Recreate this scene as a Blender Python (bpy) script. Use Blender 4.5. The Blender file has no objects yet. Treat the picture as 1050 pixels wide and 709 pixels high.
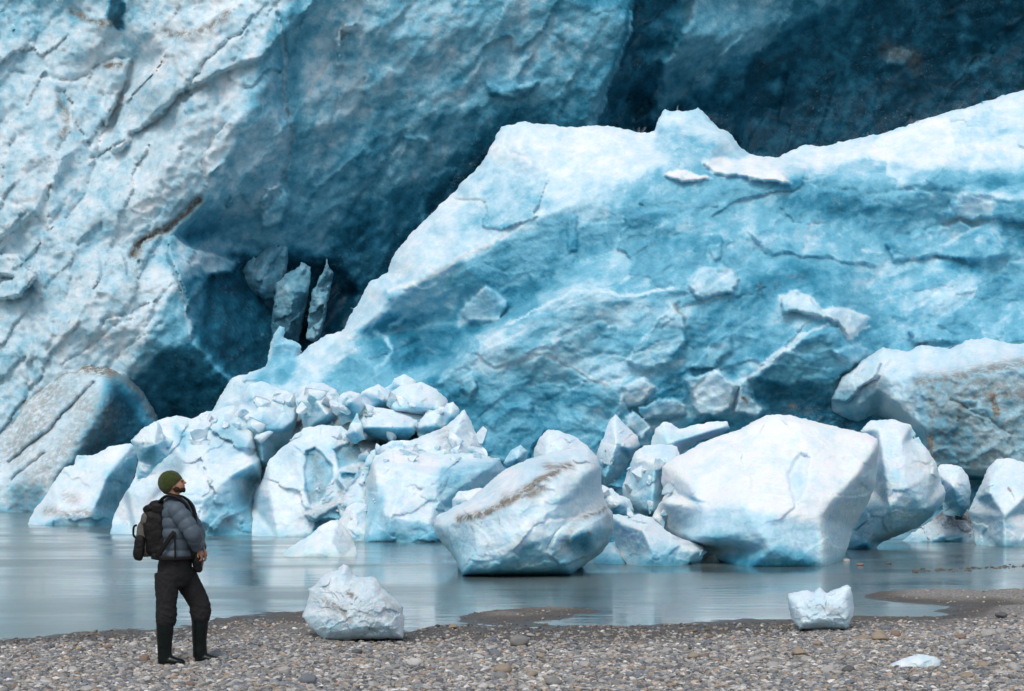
import bpy, math, random
import numpy as np
from mathutils import Vector, Matrix
from mathutils.geometry import delaunay_2d_cdt

# ------------------------------------------------------------------ camera, world, sun, exposure
FOC, CU, HV, CH = 1614.0, 525.0, 500.0, 1.83      # focal length in photo pixels, centre column, horizon row, eye height
scene = bpy.context.scene
C = scene.collection
camd = bpy.data.cameras.new('camera')
cam = bpy.data.objects.new('camera', camd); C.objects.link(cam)
cam.location = (0, 0, CH); cam.rotation_euler = (math.radians(90), 0, 0)
camd.sensor_fit = 'HORIZONTAL'; camd.sensor_width = 36.0
camd.lens = 36.0 * FOC / 1050.0
camd.shift_y = (HV - 354.5) / 1050.0
camd.clip_start = 0.1; camd.clip_end = 5000
scene.camera = cam

SUN_EL, SUN_AZ = math.radians(52), math.radians(196)     # light comes from behind the camera, to its left
w = bpy.data.worlds.new('World'); scene.world = w; w.use_nodes = True
wn = w.node_tree; wn.nodes.clear()
wo = wn.nodes.new('ShaderNodeOutputWorld'); bgn = wn.nodes.new('ShaderNodeBackground')
sky = wn.nodes.new('ShaderNodeTexSky'); sky.sky_type = 'NISHITA'; sky.sun_disc = False
sky.sun_elevation = SUN_EL; sky.sun_rotation = SUN_AZ
sky.air_density = 1.0; sky.dust_density = 3.0; sky.ozone_density = 1.0
hs = wn.nodes.new('ShaderNodeHueSaturation'); hs.inputs['Saturation'].default_value = 0.62
wn.links.new(sky.outputs[0], hs.inputs['Color'])
wn.links.new(hs.outputs[0], bgn.inputs['Color']); bgn.inputs['Strength'].default_value = 0.14
wn.links.new(bgn.outputs[0], wo.inputs['Surface'])
sd = bpy.data.lights.new('sun', 'SUN'); sd.energy = 1.0; sd.angle = math.radians(25); sd.color = (1.0, 0.985, 0.96)
sun = bpy.data.objects.new('sun', sd); C.objects.link(sun)
_d = Vector((math.sin(SUN_AZ) * math.cos(SUN_EL), math.cos(SUN_AZ) * math.cos(SUN_EL), math.sin(SUN_EL)))
sun.rotation_euler = _d.to_track_quat('Z', 'Y').to_euler()
scene.view_settings.view_transform = 'Standard'; scene.view_settings.look = 'None'
scene.view_settings.gamma = 1.0; scene.view_settings.exposure = 0.0
scene.view_settings.use_curve_mapping = False
scene.cycles.max_bounces = 4; scene.cycles.diffuse_bounces = 2; scene.cycles.glossy_bounces = 2
scene.cycles.transmission_bounces = 2

# ------------------------------------------------------------------ noise
_rng = np.random.RandomState(7)
_perm = _rng.permutation(256).astype(np.int32); _perm = np.concatenate([_perm, _perm, _perm])
def _h(ix, iy, seed):
    return _perm[(_perm[(_perm[(ix & 255)] + (iy & 255)) & 255] + seed * 37) & 255]
def perlin(x, y, seed=0):
    x = np.asarray(x, np.float64) + seed * 17.31; y = np.asarray(y, np.float64) - seed * 9.77
    ix = np.floor(x).astype(np.int64); iy = np.floor(y).astype(np.int64)
    fx = x - ix; fy = y - iy
    ux = fx**3 * (fx * (fx * 6 - 15) + 10); uy = fy**3 * (fy * (fy * 6 - 15) + 10)
    def g(dx, dy):
        a = _h(ix + dx, iy + dy, seed) * (2 * math.pi / 256)
        return np.cos(a) * (fx - dx) + np.sin(a) * (fy - dy)
    a = g(0, 0) * (1 - ux) + g(1, 0) * ux
    b = g(0, 1) * (1 - ux) + g(1, 1) * ux
    return (a * (1 - uy) + b * uy) * 1.5
def fbm(x, y, seed=0, octv=5, rough=0.5):
    s = 0; a = 1.0; t = 0
    for i in range(octv):
        s = s + a * perlin(x * 2**i, y * 2**i, seed + i * 3); t += a; a *= rough
    return s / t * 1.4
def ridged(x, y, seed=0, octv=4, rough=0.5):
    s = 0; a = 1.0; t = 0
    for i in range(octv):
        s = s + a * (1 - 2 * np.abs(perlin(x * 2**i, y * 2**i, seed + i * 3))); t += a; a *= rough
    return s / t
def cells(x, y, seed=0, tilt=1.0):
    """broken-ice facets: every cell is a plane of its own; returns height, distance to the crack"""
    x = np.asarray(x, np.float64); y = np.asarray(y, np.float64)
    ix = np.floor(x).astype(np.int64); iy = np.floor(y).astype(np.int64)
    best = np.full(x.shape, 9e9); sec = np.full(x.shape, 9e9); hh = np.zeros(x.shape)
    for dx in (-1, 0, 1):
        for dy in (-1, 0, 1):
            cx = ix + dx; cy = iy + dy
            px = cx + _h(cx, cy, seed) / 256.0; py = cy + _h(cx, cy, seed + 5) / 256.0
            gx = _h(cx, cy, seed + 9) / 128.0 - 1; gy = _h(cx, cy, seed + 11) / 128.0 - 1
            o = _h(cx, cy, seed + 13) / 128.0 - 1
            d = (x - px)**2 + (y - py)**2
            h = o * 0.6 + tilt * (gx * (x - px) + gy * (y - py))
            nb = d < best
            sec = np.where(nb, best, np.minimum(sec, d))
            best = np.where(nb, d, best); hh = np.where(nb, h, hh)
    return hh, np.sqrt(sec) - np.sqrt(best)
def sstep(a, b, x):
    t = np.clip((x - a) / (b - a), 0, 1); return t * t * (3 - 2 * t)
def seg_dist(u, v, pts, closed=True):
    p = np.asarray(pts, float)[:, :2]; n = len(p); d = np.full(u.shape, 1e18)
    for i in range(n if closed else n - 1):
        a = p[i]; b = p[(i + 1) % n]; e = b - a; L = max(e @ e, 1e-9)
        t = np.clip(((u - a[0]) * e[0] + (v - a[1]) * e[1]) / L, 0, 1)
        d = np.minimum(d, (u - a[0] - t * e[0])**2 + (v - a[1] - t * e[1])**2)
    return np.sqrt(d)
def poly_in(u, v, pts):
    p = np.asarray(pts, float)[:, :2]; n = len(p); ins = np.zeros(u.shape, bool)
    for i in range(n):
        a = p[i]; b = p[(i + 1) % n]
        if a[1] == b[1]: continue
        c = ((a[1] > v) != (b[1] > v)) & (u < (b[0] - a[0]) * (v - a[1]) / (b[1] - a[1]) + a[0])
        ins ^= c
    return ins
def poly_sd(u, v, pts):
    d = seg_dist(u, v, pts); return np.where(poly_in(u, v, pts), d, -d)
def blur(a, r):
    r = int(round(r))
    if r < 1: return a
    for ax in (0, 1):
        for _ in range(2):
            p = np.pad(a, [(r + 1, r) if k == ax else (0, 0) for k in (0, 1)], mode='edge')
            c = np.cumsum(p, axis=ax)
            n = a.shape[ax]
            if ax == 0: a = (c[2 * r + 1:2 * r + 1 + n] - c[:n]) / (2 * r + 1)
            else: a = (c[:, 2 * r + 1:2 * r + 1 + n] - c[:, :n]) / (2 * r + 1)
    return a
def interp(U, V, items):
    """piecewise-linear surface through control vertices; items = list of polylines [(u,v,P),...]"""
    co = []; val = []; ed = []
    for pl, closed in items:
        s = len(co)
        for q in pl: co.append(Vector((q[0], q[1]))); val.append(q[2])
        for i in range(len(pl) - (0 if closed else 1)): ed.append((s + i, s + (i + 1) % len(pl)))
    r = delaunay_2d_cdt(co, ed, [], 0, 1e-4)
    vs, tris, orig = r[0], r[2], r[3]
    pv = []
    for i, p in enumerate(vs):
        if orig[i]: pv.append(val[orig[i][0]])
        else:
            k = min(range(len(co)), key=lambda j: (co[j] - p).length); pv.append(val[k])
    P = np.zeros(U.shape); best = np.full(U.shape, -1e9)
    for t in tris:
        a, b, c = (vs[i] for i in t[:3]); den = (b.y - c.y) * (a.x - c.x) + (c.x - b.x) * (a.y - c.y)
        if abs(den) < 1e-6: continue
        l0 = ((b.y - c.y) * (U - c.x) + (c.x - b.x) * (V - c.y)) / den
        l1 = ((c.y - a.y) * (U - c.x) + (a.x - c.x) * (V - c.y)) / den
        l2 = 1 - l0 - l1
        m = np.minimum(np.minimum(l0, l1), l2); k = m > best
        best = np.where(k, m, best)
        h = l0 * pv[t[0]] + l1 * pv[t[1]] + l2 * pv[t[2]]
        P = np.where(k, h, P)
    return P
def densify(outline, step, rough, seed):
    p = [np.array((q[0], q[1]), float) for q in outline]; out = []
    s = 0.0
    for i in range(len(p)):
        a = p[i]; b = p[(i + 1) % len(p)]; L = np.linalg.norm(b - a); n = max(1, int(L / step))
        nrm = np.array((-(b - a)[1], (b - a)[0])) / max(L, 1e-6)
        for k in range(n):
            t = k / n; q = a + (b - a) * t
            x = (s + L * t)
            j = fbm(np.array([x / 9.0]), np.array([seed * 3.3]), seed, 4, 0.6)[0] * rough
            out.append(q + nrm * j * (0.35 + 0.65 * min(1, min(t, 1 - t) * 4)))
        s += L
    return np.array(out)

# ------------------------------------------------------------------ object helpers
def tag(o, label=None, cat=None, group=None, kind=None):
    if label: o['label'] = label
    if cat: o['category'] = cat
    if group: o['group'] = group
    if kind: o['kind'] = kind
    return o
def mesh_np(name, verts, quads, mats, smooth=True, parent=None, origin=None, attrs=None, tris=None, midx=None):
    me = bpy.data.meshes.new(name)
    verts = np.asarray(verts, np.float32)
    if origin is not None: verts = verts - np.asarray(origin, np.float32)
    lo = []; st = []; tot = []; cnt = 0
    for arr in (quads, tris):
        if arr is None or len(arr) == 0: continue
        arr = np.asarray(arr, np.int32); k = arr.shape[1]
        lo.append(arr.ravel()); n = len(arr)
        st.append(cnt + np.arange(n) * k); tot.append(np.full(n, k)); cnt += n * k
    lo = np.concatenate(lo); st = np.concatenate(st); tot = np.concatenate(tot)
    me.vertices.add(len(verts)); me.vertices.foreach_set('co', verts.ravel())
    me.loops.add(len(lo)); me.loops.foreach_set('vertex_index', lo.astype(np.int32))
    me.polygons.add(len(st)); me.polygons.foreach_set('loop_start', st.astype(np.int32))
    me.polygons.foreach_set('loop_total', tot.astype(np.int32))
    me.polygons.foreach_set('use_smooth', np.full(len(st), smooth, bool))
    for m in (mats if isinstance(mats, (list, tuple)) else [mats]): me.materials.append(m)
    if midx is not None: me.polygons.foreach_set('material_index', np.asarray(midx, np.int32))
    if attrs is not None:
        for k, a in attrs.items():
            at = me.attributes.new(k, 'FLOAT_COLOR', 'POINT')
            c = np.ones((len(verts), 4), np.float32); c[:, :a.shape[1]] = a
            at.data.foreach_set('color', c.ravel())
    me.update(calc_edges=True); me.validate()
    o = bpy.data.objects.new(name, me); C.objects.link(o)
    if origin is not None: o.location = origin
    if parent: o.parent = parent
    return o

def nd(nt, typ, ins=None, **kw):
    n = nt.nodes.new(typ)
    for k, v in kw.items(): setattr(n, k, v)
    if ins:
        for k, v in ins.items():
            s = n.inputs[k]
            if hasattr(v, 'is_output') or hasattr(v, 'links'): nt.links.new(v, s)
            else: s.default_value = v
    return n
def math_n(nt, op, a, b=0.0, c=0.0, clamp=False):
    n = nt.nodes.new('ShaderNodeMath'); n.operation = op; n.use_clamp = clamp
    for i, v in enumerate((a, b, c)):
        if hasattr(v, 'links'): nt.links.new(v, n.inputs[i])
        else: n.inputs[i].default_value = v
    return n.outputs[0]
def mixc(nt, f, a, b, mode='MIX'):
    n = nt.nodes.new('ShaderNodeMix'); n.data_type = 'RGBA'; n.blend_type = mode
    for s, v in ((n.inputs[0], f), (n.inputs[6], a), (n.inputs[7], b)):
        if hasattr(v, 'links'): nt.links.new(v, s)
        else: s.default_value = v if not isinstance(v, tuple) or len(v) == 4 else (*v, 1)
    return n.outputs[2]
def noise(nt, vec, scale, detail=4, rough=0.55, dist=0.0):
    n = nd(nt, 'ShaderNodeTexNoise', {'Vector': vec, 'Scale': scale, 'Detail': detail, 'Roughness': rough, 'Distortion': dist})
    return n.outputs['Fac']
def mapr(nt, v, a, b, c=0.0, d=1.0):
    n = nd(nt, 'ShaderNodeMapRange', {0: v, 1: a, 2: b, 3: c, 4: d}); n.clamp = True
    return n.outputs[0]
def ramp(nt, fac, stops):
    n = nt.nodes.new('ShaderNodeValToRGB'); nt.links.new(fac, n.inputs[0])
    e = n.color_ramp.elements
    while len(e) < len(stops): e.new(0.5)
    for i, (p, c) in enumerate(stops): e[i].position = p; e[i].color = (*c, 1)
    return n.outputs[0]
def new_mat(name):
    m = bpy.data.materials.new(name); m.use_nodes = True; nt = m.node_tree; nt.nodes.clear()
    out = nt.nodes.new('ShaderNodeOutputMaterial'); b = nt.nodes.new('ShaderNodeBsdfPrincipled')
    nt.links.new(b.outputs[0], out.inputs[0])
    return m, nt, b

ICE = [(0.0, (0.86, 0.915, 0.95)), (0.2, (0.51, 0.745, 0.86)), (0.4, (0.18, 0.50, 0.66)), (0.6, (0.042, 0.275, 0.42)),
       (0.8, (0.011, 0.115, 0.19)), (1.0, (0.003, 0.045, 0.082))]
def ice_mat(name, s, vary=0.10, bump=1.0, pits=0.0, sss=0.0, rough=(0.75, 0.3), fleck=0.0):
    """s = size in metres of the smallest visible grain; colour is driven by the 'ice' attribute:
       R clear blue ice and painted shade <-> white bubbly crust, G rock dirt frozen in, B pitting"""
    m, nt, b = new_mat(name)
    at = nd(nt, 'ShaderNodeAttribute', attribute_name='ice')
    sp = nd(nt, 'ShaderNodeSeparateColor', {0: at.outputs['Color']})
    clear, dirt, pit = sp.outputs[0], sp.outputs[1], sp.outputs[2]
    tc = nd(nt, 'ShaderNodeTexCoord').outputs['Object']
    n1 = noise(nt, tc, 0.10 / s, 4, 0.65, 0.4); n2 = noise(nt, tc, 0.45 / s, 1, 0.6); n3 = noise(nt, tc, 0.022 / s, 3, 0.6, 0.8)
    v = math_n(nt, 'ADD', clear, math_n(nt, 'MULTIPLY', math_n(nt, 'SUBTRACT', n1, 0.5), vary * 2.2))
    v = math_n(nt, 'ADD', v, math_n(nt, 'MULTIPLY', math_n(nt, 'SUBTRACT', n2, 0.5), vary * 0.9))
    v = math_n(nt, 'ADD', v, math_n(nt, 'MULTIPLY', math_n(nt, 'SUBTRACT', n3, 0.5), vary * 2.0), clamp=True)
    col = ramp(nt, v, ICE)
    # white flecks of trapped air in the clear ice
    if fleck > 0:
        fl = mapr(nt, noise(nt, tc, 0.30 / s, 3, 0.75, 0.6), 0.57, 0.72)
        fl = math_n(nt, 'MULTIPLY', fl, mapr(nt, noise(nt, tc, 0.03 / s, 2, 0.5), 0.45, 0.62))
        fl = math_n(nt, 'MULTIPLY', fl, mapr(nt, clear, 0.5, 0.8, 0, fleck))
        col = mixc(nt, fl, col, (0.42, 0.50, 0.54))
    # pits melted into the crust, darker blue at the bottom
    if pits:
      vo = nd(nt, 'ShaderNodeTexVoronoi', {'Vector': tc, 'Scale': 0.11 / s, 'Randomness': 1.0}); vo.feature = 'F1'
      pf = math_n(nt, 'MULTIPLY', mapr(nt, vo.outputs['Distance'], 0.12, 0.34, 1.0, 0.0), pit)
      pf = math_n(nt, 'MULTIPLY', pf, mapr(nt, n2, 0.42, 0.6))
      col = mixc(nt, math_n(nt, 'MULTIPLY', pf, 0.45), col, (0.20, 0.33, 0.40))
    dn = noise(nt, tc, 0.16 / s, 4, 0.7, 0.3)
    df = math_n(nt, 'MULTIPLY', math_n(nt, 'MULTIPLY', dirt, 1.5), mapr(nt, dn, 0.30, 0.56), clamp=True)
    col = mixc(nt, df, col, mixc(nt, n2, (0.12, 0.108, 0.09), (0.34, 0.32, 0.28)))
    nt.links.new(col, b.inputs['Base Color'])
    r = mapr(nt, v, 0.1, 0.7, rough[0], rough[1]); nt.links.new(r, b.inputs['Roughness'])
    b.inputs['IOR'].default_value = 1.31
    b.inputs['Specular IOR Level'].default_value = 0.5
    if sss > 0:
        b.inputs['Subsurface Weight'].default_value = sss
        b.inputs['Subsurface Radius'].default_value = (0.12, 0.55, 1.0); b.inputs['Subsurface Scale'].default_value = s * 12
    hgt = noise(nt, tc, 0.2 / s, 3, 0.6)
    if pits: hgt = math_n(nt, 'SUBTRACT', hgt, math_n(nt, 'MULTIPLY', mapr(nt, vo.outputs['Distance'], 0.12, 0.34, 0.5, 0.0), pit))
    bp = nd(nt, 'ShaderNodeBump', {'Height': hgt, 'Strength': 0.35 * bump, 'Distance': s * 4.0})
    nt.links.new(bp.outputs[0], b.inputs['Normal'])
    return m

# ------------------------------------------------------------------ solid ice body from an outline, its ridges and its relief
def W(u, v, Y):
    return (np.asarray(u) - CU) * Y / FOC, Y * np.ones_like(np.asarray(u, float)), CH + (HV - np.asarray(v)) * Y / FOC
def base_Y(v): return CH * FOC / (v - HV)
def mass(name, outline, Y, mat, ridges=(), pts=(), step=1.5, rough=1.0, R=10, bulge=0.5, back=4.0, soft=1,
         relief=(), plates=(), cracks=(), paint=(), dirt=(), pit=0.0, c0=0.1, ctop=0.0, cside=0.15, wet=0.0, cnoise=(0.08, 30),
         seed=1, edge_keep=True, warp=3.0, cband=0.0, rk=1.0, crk=1.0, pk=1.0, cgain=0.0, lip=0.0, lines=()):
    ol = [(q[0], q[1], q[2] if len(q) > 2 else 0.0) for q in outline]
    den = densify(ol, step * 0.6, rough, seed)
    u0, v0 = den.min(0) - 2 * step; u1, v1 = den.max(0) + 2 * step
    us = np.arange(u0, u1, step); vs = np.arange(v0, v1, step)
    U, V = np.meshgrid(us, vs)
    # inside test by scanlines over the jagged outline
    ins = np.zeros(U.shape, bool); a = den; b = np.roll(den, -1, 0)
    for i, vv in enumerate(vs):
        m = (a[:, 1] > vv) != (b[:, 1] > vv)
        if not m.any(): continue
        xs = np.sort(a[m, 0] + (vv - a[m, 1]) * (b[m, 0] - a[m, 0]) / (b[m, 1] - a[m, 1]))
        ins[i] = (np.searchsorted(xs, us) % 2) == 1
    nb = np.zeros(U.shape, bool)
    for di in (-1, 0, 1):
        for dj in (-1, 0, 1):
            nb |= np.roll(np.roll(ins, di, 0), dj, 1)
    rim = nb & ~ins
    ru, rv = U[rim], V[rim]; bi = np.empty(len(ru), int)
    for k in range(0, len(ru), 2000):
        d = (ru[k:k + 2000, None] - den[None, :, 0])**2 + (rv[k:k + 2000, None] - den[None, :, 1])**2
        bi[k:k + 2000] = d.argmin(1)
    U = U.copy(); V = V.copy(); U[rim] = den[bi, 0]; V[rim] = den[bi, 1]
    dist = np.where(ins, seg_dist(U, V, ol), 0.0)
    items = [(ol, True)] + [(list(r), False) for r in ridges] + [([p], False) for p in pts]
    P = interp(U, V, items)
    P = blur(P, soft / step)
    mpp = Y / FOC
    rf = 1 - np.clip(dist / R, 0, 1)
    P = P + bulge * np.sqrt(np.clip(1 - rf * rf, 0, 1))
    ek = sstep(0, 1, dist / max(R * 0.7, 1)) if edge_keep else 1.0
    X = (U - CU) * mpp; Z = CH + (HV - V) * mpp
    wu = U + warp * fbm(U / 22.0, V / 22.0, seed + 40, 6, .62); wv = V + warp * fbm(U / 22.0, V / 22.0, seed + 50, 6, .62)
    for pl in plates:                       # (polygon, metres forward, tilt_u, tilt_v, softness px)
        poly, dz, gu, gv, so = pl
        s = poly_sd(wu, wv, poly); c = np.mean(np.array(poly)[:, :2], 0)
        k = sstep(-0.5, max(so, 0.6), s)
        P = P + pk * k * (dz + gu * (U - c[0]) * mpp + gv * (V - c[1]) * mpp)
    for cr, wd, dp in cracks:
        d = seg_dist(wu, wv, cr, False); P = P - crk * dp * np.exp(-(d / wd)**2)
    cadd = 0.0
    for r in relief:
        kind, sx, sy, ang, amp = r[:5]; sdd = seed + (r[5] if len(r) > 5 else 0)
        ca, sa = math.cos(math.radians(ang)), math.sin(math.radians(ang))
        x = (X * ca + Z * sa) / sx; y = (-X * sa + Z * ca) / sy
        wx = x + 0.35 * fbm(x, y, sdd + 60, 3); wy = y + 0.35 * fbm(x, y, sdd + 70, 3)
        if kind == 'fbm': n = fbm(x, y, sdd, 6, 0.5)
        elif kind == 'ridge': n = ridged(wx, wy, sdd, 5)
        elif kind == 'cell': n = cells(wx, wy, sdd)[0]
        elif kind == 'crack':
            n = -np.exp(-(cells(wx, wy, sdd)[1] / 0.05)**2)
        elif kind == 'scallop':
            n = -(1 - np.clip(cells(wx, wy, sdd)[1] * 1.6, 0, 1))**2 * -1.0
        mk = ek
        if len(r) > 6 and r[6]: mk = mk * (sstep(-r[6][1], r[6][1], poly_sd(wu, wv, r[6][0])) if r[6] else 1.0)
        P = P + rk * amp * n * mk
        if len(r) > 7:                       # every fracture plate is its own piece of clearer or bubblier ice
            n2_, e2_ = cells(wx, wy, sdd, 1.6); n3_ = cells(wx, wy, sdd + 3, 0)[0]
            cadd = cadd + r[7] * mk * (0.75 * n3_ * 1.3 + 0.45 * n2_) - r[7] * .8 * mk * np.exp(-(e2_ / .05)**2) * sstep(-.1, .4, fbm(x * 1.7, y * 1.7, sdd + 7, 3))
    # colour of the ice, with some shade and highlights painted in
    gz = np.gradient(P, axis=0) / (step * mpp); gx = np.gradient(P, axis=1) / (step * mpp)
    up = gz / np.sqrt(gz**2 + gx**2 + 1)            # 1 = facing the sky, crusted by weather; steep sides painted bluer as shade
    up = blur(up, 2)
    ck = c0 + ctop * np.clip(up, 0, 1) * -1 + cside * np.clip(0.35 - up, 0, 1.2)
    ck = ck + cnoise[0] * fbm(U / cnoise[1], V / cnoise[1], seed + 80, 5, 0.6)
    if cband: ck = ck + cband * fbm((X * .8 + Z * .6) / 6.0, (-X * .6 + Z * .8) / 0.9, seed + 33, 5, .6)
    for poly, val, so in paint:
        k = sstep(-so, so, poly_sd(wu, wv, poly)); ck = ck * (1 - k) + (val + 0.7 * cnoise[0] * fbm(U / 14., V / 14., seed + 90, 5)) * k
    ck = ck + cadd * sstep(-.05, .3, ck)
    if cgain: ck = ck + cgain * sstep(.18, .40, ck)
    if lip:  # frosted lip below each crack, painted pale like a lit edge
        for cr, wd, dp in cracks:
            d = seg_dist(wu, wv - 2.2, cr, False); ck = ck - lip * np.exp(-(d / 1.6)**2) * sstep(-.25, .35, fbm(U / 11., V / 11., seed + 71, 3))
    for ln, wd, val in lines:  # pale lines on fracture edges: frost and painted highlights
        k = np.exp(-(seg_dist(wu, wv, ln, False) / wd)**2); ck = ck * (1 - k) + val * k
    if wet:
        Yf0 = Y - P; zz = CH + (HV - V) * Yf0 / FOC
        ck = ck + wet * sstep(0.9, 0.0, zz / (14 * mpp))
    dk = np.zeros(U.shape)
    for poly, val, so in dirt:
        if len(poly) == 2 or so < 0: k = np.exp(-(seg_dist(wu, wv, poly, False) / abs(so))**2)
        else: k = sstep(-so, so, poly_sd(wu, wv, poly))
        dk = np.maximum(dk, k * val)
    Yf = Y - P
    Yb = Y + back * np.sqrt(np.clip(1 - (1 - np.clip(dist / (R * 3), 0, 1))**2, 0, 1)) + 0.15 * back
    Yb = np.maximum(Yb, Yf + 0.02)
    xf, _, zf = W(U, V, Yf); xb, _, zb = W(U, V, Yb)
    # cells
    use = nb.copy()
    q = use[:-1, :-1] & use[1:, :-1] & use[1:, 1:] & use[:-1, 1:]
    q &= ins[:-1, :-1] | ins[1:, :-1] | ins[1:, 1:] | ins[:-1, 1:]
    H, Wd = U.shape; idx = np.arange(H * Wd).reshape(H, Wd)
    qi = np.stack([idx[:-1, :-1][q], idx[1:, :-1][q], idx[1:, 1:][q], idx[:-1, 1:][q]], 1)
    usedv = np.unique(qi); remap = -np.ones(H * Wd, np.int64); remap[usedv] = np.arange(len(usedv))
    F = remap[qi]; n = len(usedv)
    vf = np.stack([xf.ravel()[usedv], Yf.ravel()[usedv], zf.ravel()[usedv]], 1)
    vb = np.stack([xb.ravel()[usedv], Yb.ravel()[usedv], zb.ravel()[usedv]], 1)
    Bk = F[:, ::-1] + n
    e = np.concatenate([F[:, [0, 1]], F[:, [1, 2]], F[:, [2, 3]], F[:, [3, 0]]])
    key = e[:, 0] * (2 * n) + e[:, 1]; rkey = e[:, 1] * (2 * n) + e[:, 0]
    bd = e[~np.isin(key, rkey)]
    S = np.stack([bd[:, 1], bd[:, 0], bd[:, 0] + n, bd[:, 1] + n], 1)
    att = np.stack([np.clip(ck, 0, 1).ravel()[usedv], np.clip(dk, 0, 1).ravel()[usedv],
                    (pit * np.ones(U.shape)).ravel()[usedv] if np.isscalar(pit) else pit(U, V, wu, wv).ravel()[usedv]], 1)
    att = np.concatenate([att, att]); vv_ = np.concatenate([vf, vb])
    zmin = max(0.0, float(vf[:, 2].min())); org = (float(vf[:, 0].mean()), float(vf[:, 1].mean()), zmin)
    return mesh_np(name, vv_, np.concatenate([F, Bk, S]), mat, True, None, org, {'ice': att})
# ------------------------------------------------------------------ ground, water
def xs_nonuni(lo, hi, step, far, grow=1.35):
    c = list(np.arange(lo, hi + 1e-6, step)); a = [lo]; d = step
    while a[-1] > -far: d *= grow; a.append(a[-1] - d)
    b = [c[-1]]; d = step
    while b[-1] < far: d *= grow; b.append(b[-1] + d)
    return np.array(a[1:][::-1] + c + b[1:])
def gpt(u, v): Y = CH * FOC / (v - HV); return ((u - CU) * Y / FOC, Y)
_sh = [(-200, 664), (0, 653), (60, 649), (130, 645), (205, 640), (222, 633), (262, 628), (312, 627), (335, 633), (400, 643), (420, 649), (455, 640), (520, 641), (545, 643),
       (640, 641), (700, 639), (760, 637), (830, 634), (880, 629), (960, 626), (1010, 618), (1040, 606), (1150, 598)]
_shx = np.array([gpt(a, b) for a, b in _sh])
def ground_z(X, Y):
    ys = np.interp(X / np.maximum(Y, 1), _shx[:, 0] / _shx[:, 1], _shx[:, 1])
    base = np.where(Y < ys, (ys - Y) * 0.021, (ys - Y) * 0.035)
    base = np.maximum(base, -0.8); base = np.minimum(base, 0.32 + 0.01 * np.abs(np.minimum(Y, 0)))
    def blob(u, v, ru, dv, h):
        cx, cy = gpt(u, v); rx = ru * cy / FOC; ry = abs(gpt(u, v - dv)[1] - cy)
        return h * np.exp(-(((X - cx) / rx)**2 + ((Y - cy) / ry)**2)**1.6)
    base = base + blob(535, 631, 62, 7, 0.115) + blob(592, 626, 50, 3.5, 0.10) + blob(425, 620, 20, 3.2, 0.11)
    base = base + blob(990, 611, 90, 8, 0.10) + blob(925, 611, 80, 7, 0.13) + blob(840, 618, 50, 4, 0.0)
    base = base - blob(915, 630, 58, 2.6, 0.05) - blob(595, 637, 52, 2.6, 0.05) - blob(1035, 622, 22, 4, 0.07)
    n = fbm(X / 1.7, Y / 2.4, 3, 5, 0.55) * 0.022 + fbm(X / 0.25, Y / 0.3, 9, 3) * 0.006
    return base + n * sstep(60, 20, np.abs(Y)) * sstep(40, 15, np.abs(X))
gx_ = xs_nonuni(-9.5, 9.5, 0.05, 900); gy_ = xs_nonuni(11.5, 31, 0.06, 900)
GX, GY = np.meshgrid(gx_, gy_); GZ = ground_z(GX, GY)
H_, W_ = GX.shape; id_ = np.arange(H_ * W_).reshape(H_, W_)
gq = np.stack([id_[:-1, :-1], id_[:-1, 1:], id_[1:, 1:], id_[1:, :-1]], -1).reshape(-1, 4)
mg, nt, b = new_mat('gravel_ground')
tc = nd(nt, 'ShaderNodeTexCoord').outputs['Object']
z = nd(nt, 'ShaderNodeSeparateXYZ', {0: tc}).outputs[2]
vo = nd(nt, 'ShaderNodeTexVoronoi', {'Vector': tc, 'Scale': 45.0}); vo2 = nd(nt, 'ShaderNodeTexVoronoi', {'Vector': tc, 'Scale': 120.0})
n = noise(nt, tc, 1.3, 5); nf = noise(nt, tc, 90.0, 3)
gc = nd(nt, 'ShaderNodeSeparateColor', {0: vo.outputs['Color']}).outputs[0]
gc2 = nd(nt, 'ShaderNodeSeparateColor', {0: vo2.outputs['Color']}).outputs[1]
dry = ramp(nt, gc, [(0.0, (0.13, 0.125, 0.115)), (0.5, (0.25, 0.235, 0.215)), (1.0, (0.44, 0.42, 0.39))])
fine = ramp(nt, gc2, [(0.0, (0.065, 0.055, 0.045)), (0.6, (0.115, 0.10, 0.085)), (1.0, (0.26, 0.24, 0.21))])
k = mapr(nt, math_n(nt, 'ADD', z, math_n(nt, 'MULTIPLY', math_n(nt, 'SUBTRACT', n, .5), .06)), 0.045, 0.095)
col = mixc(nt, k, fine, dry)
wetk = mapr(nt, math_n(nt, 'ADD', z, math_n(nt, 'MULTIPLY', math_n(nt, 'SUBTRACT', n, .5), .05)), 0.0, 0.06, 0.62, 1.0)
col = mixc(nt, 1.0, col, wetk, 'MULTIPLY')
nt.links.new(col, b.inputs['Base Color'])
nt.links.new(mapr(nt, z, 0.0, 0.05, 0.35, 0.85), b.inputs['Roughness'])
hh = math_n(nt, 'ADD', vo.outputs['Distance'], math_n(nt, 'MULTIPLY', vo2.outputs['Distance'], 0.4))
bp = nd(nt, 'ShaderNodeBump', {'Height': hh, 'Strength': 0.8, 'Distance': 0.012}); bp.invert = True
nt.links.new(bp.outputs[0], b.inputs['Normal'])
tag(mesh_np('ground', np.stack([GX.ravel(), GY.ravel(), GZ.ravel()], 1), gq, mg), kind='structure')

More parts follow.
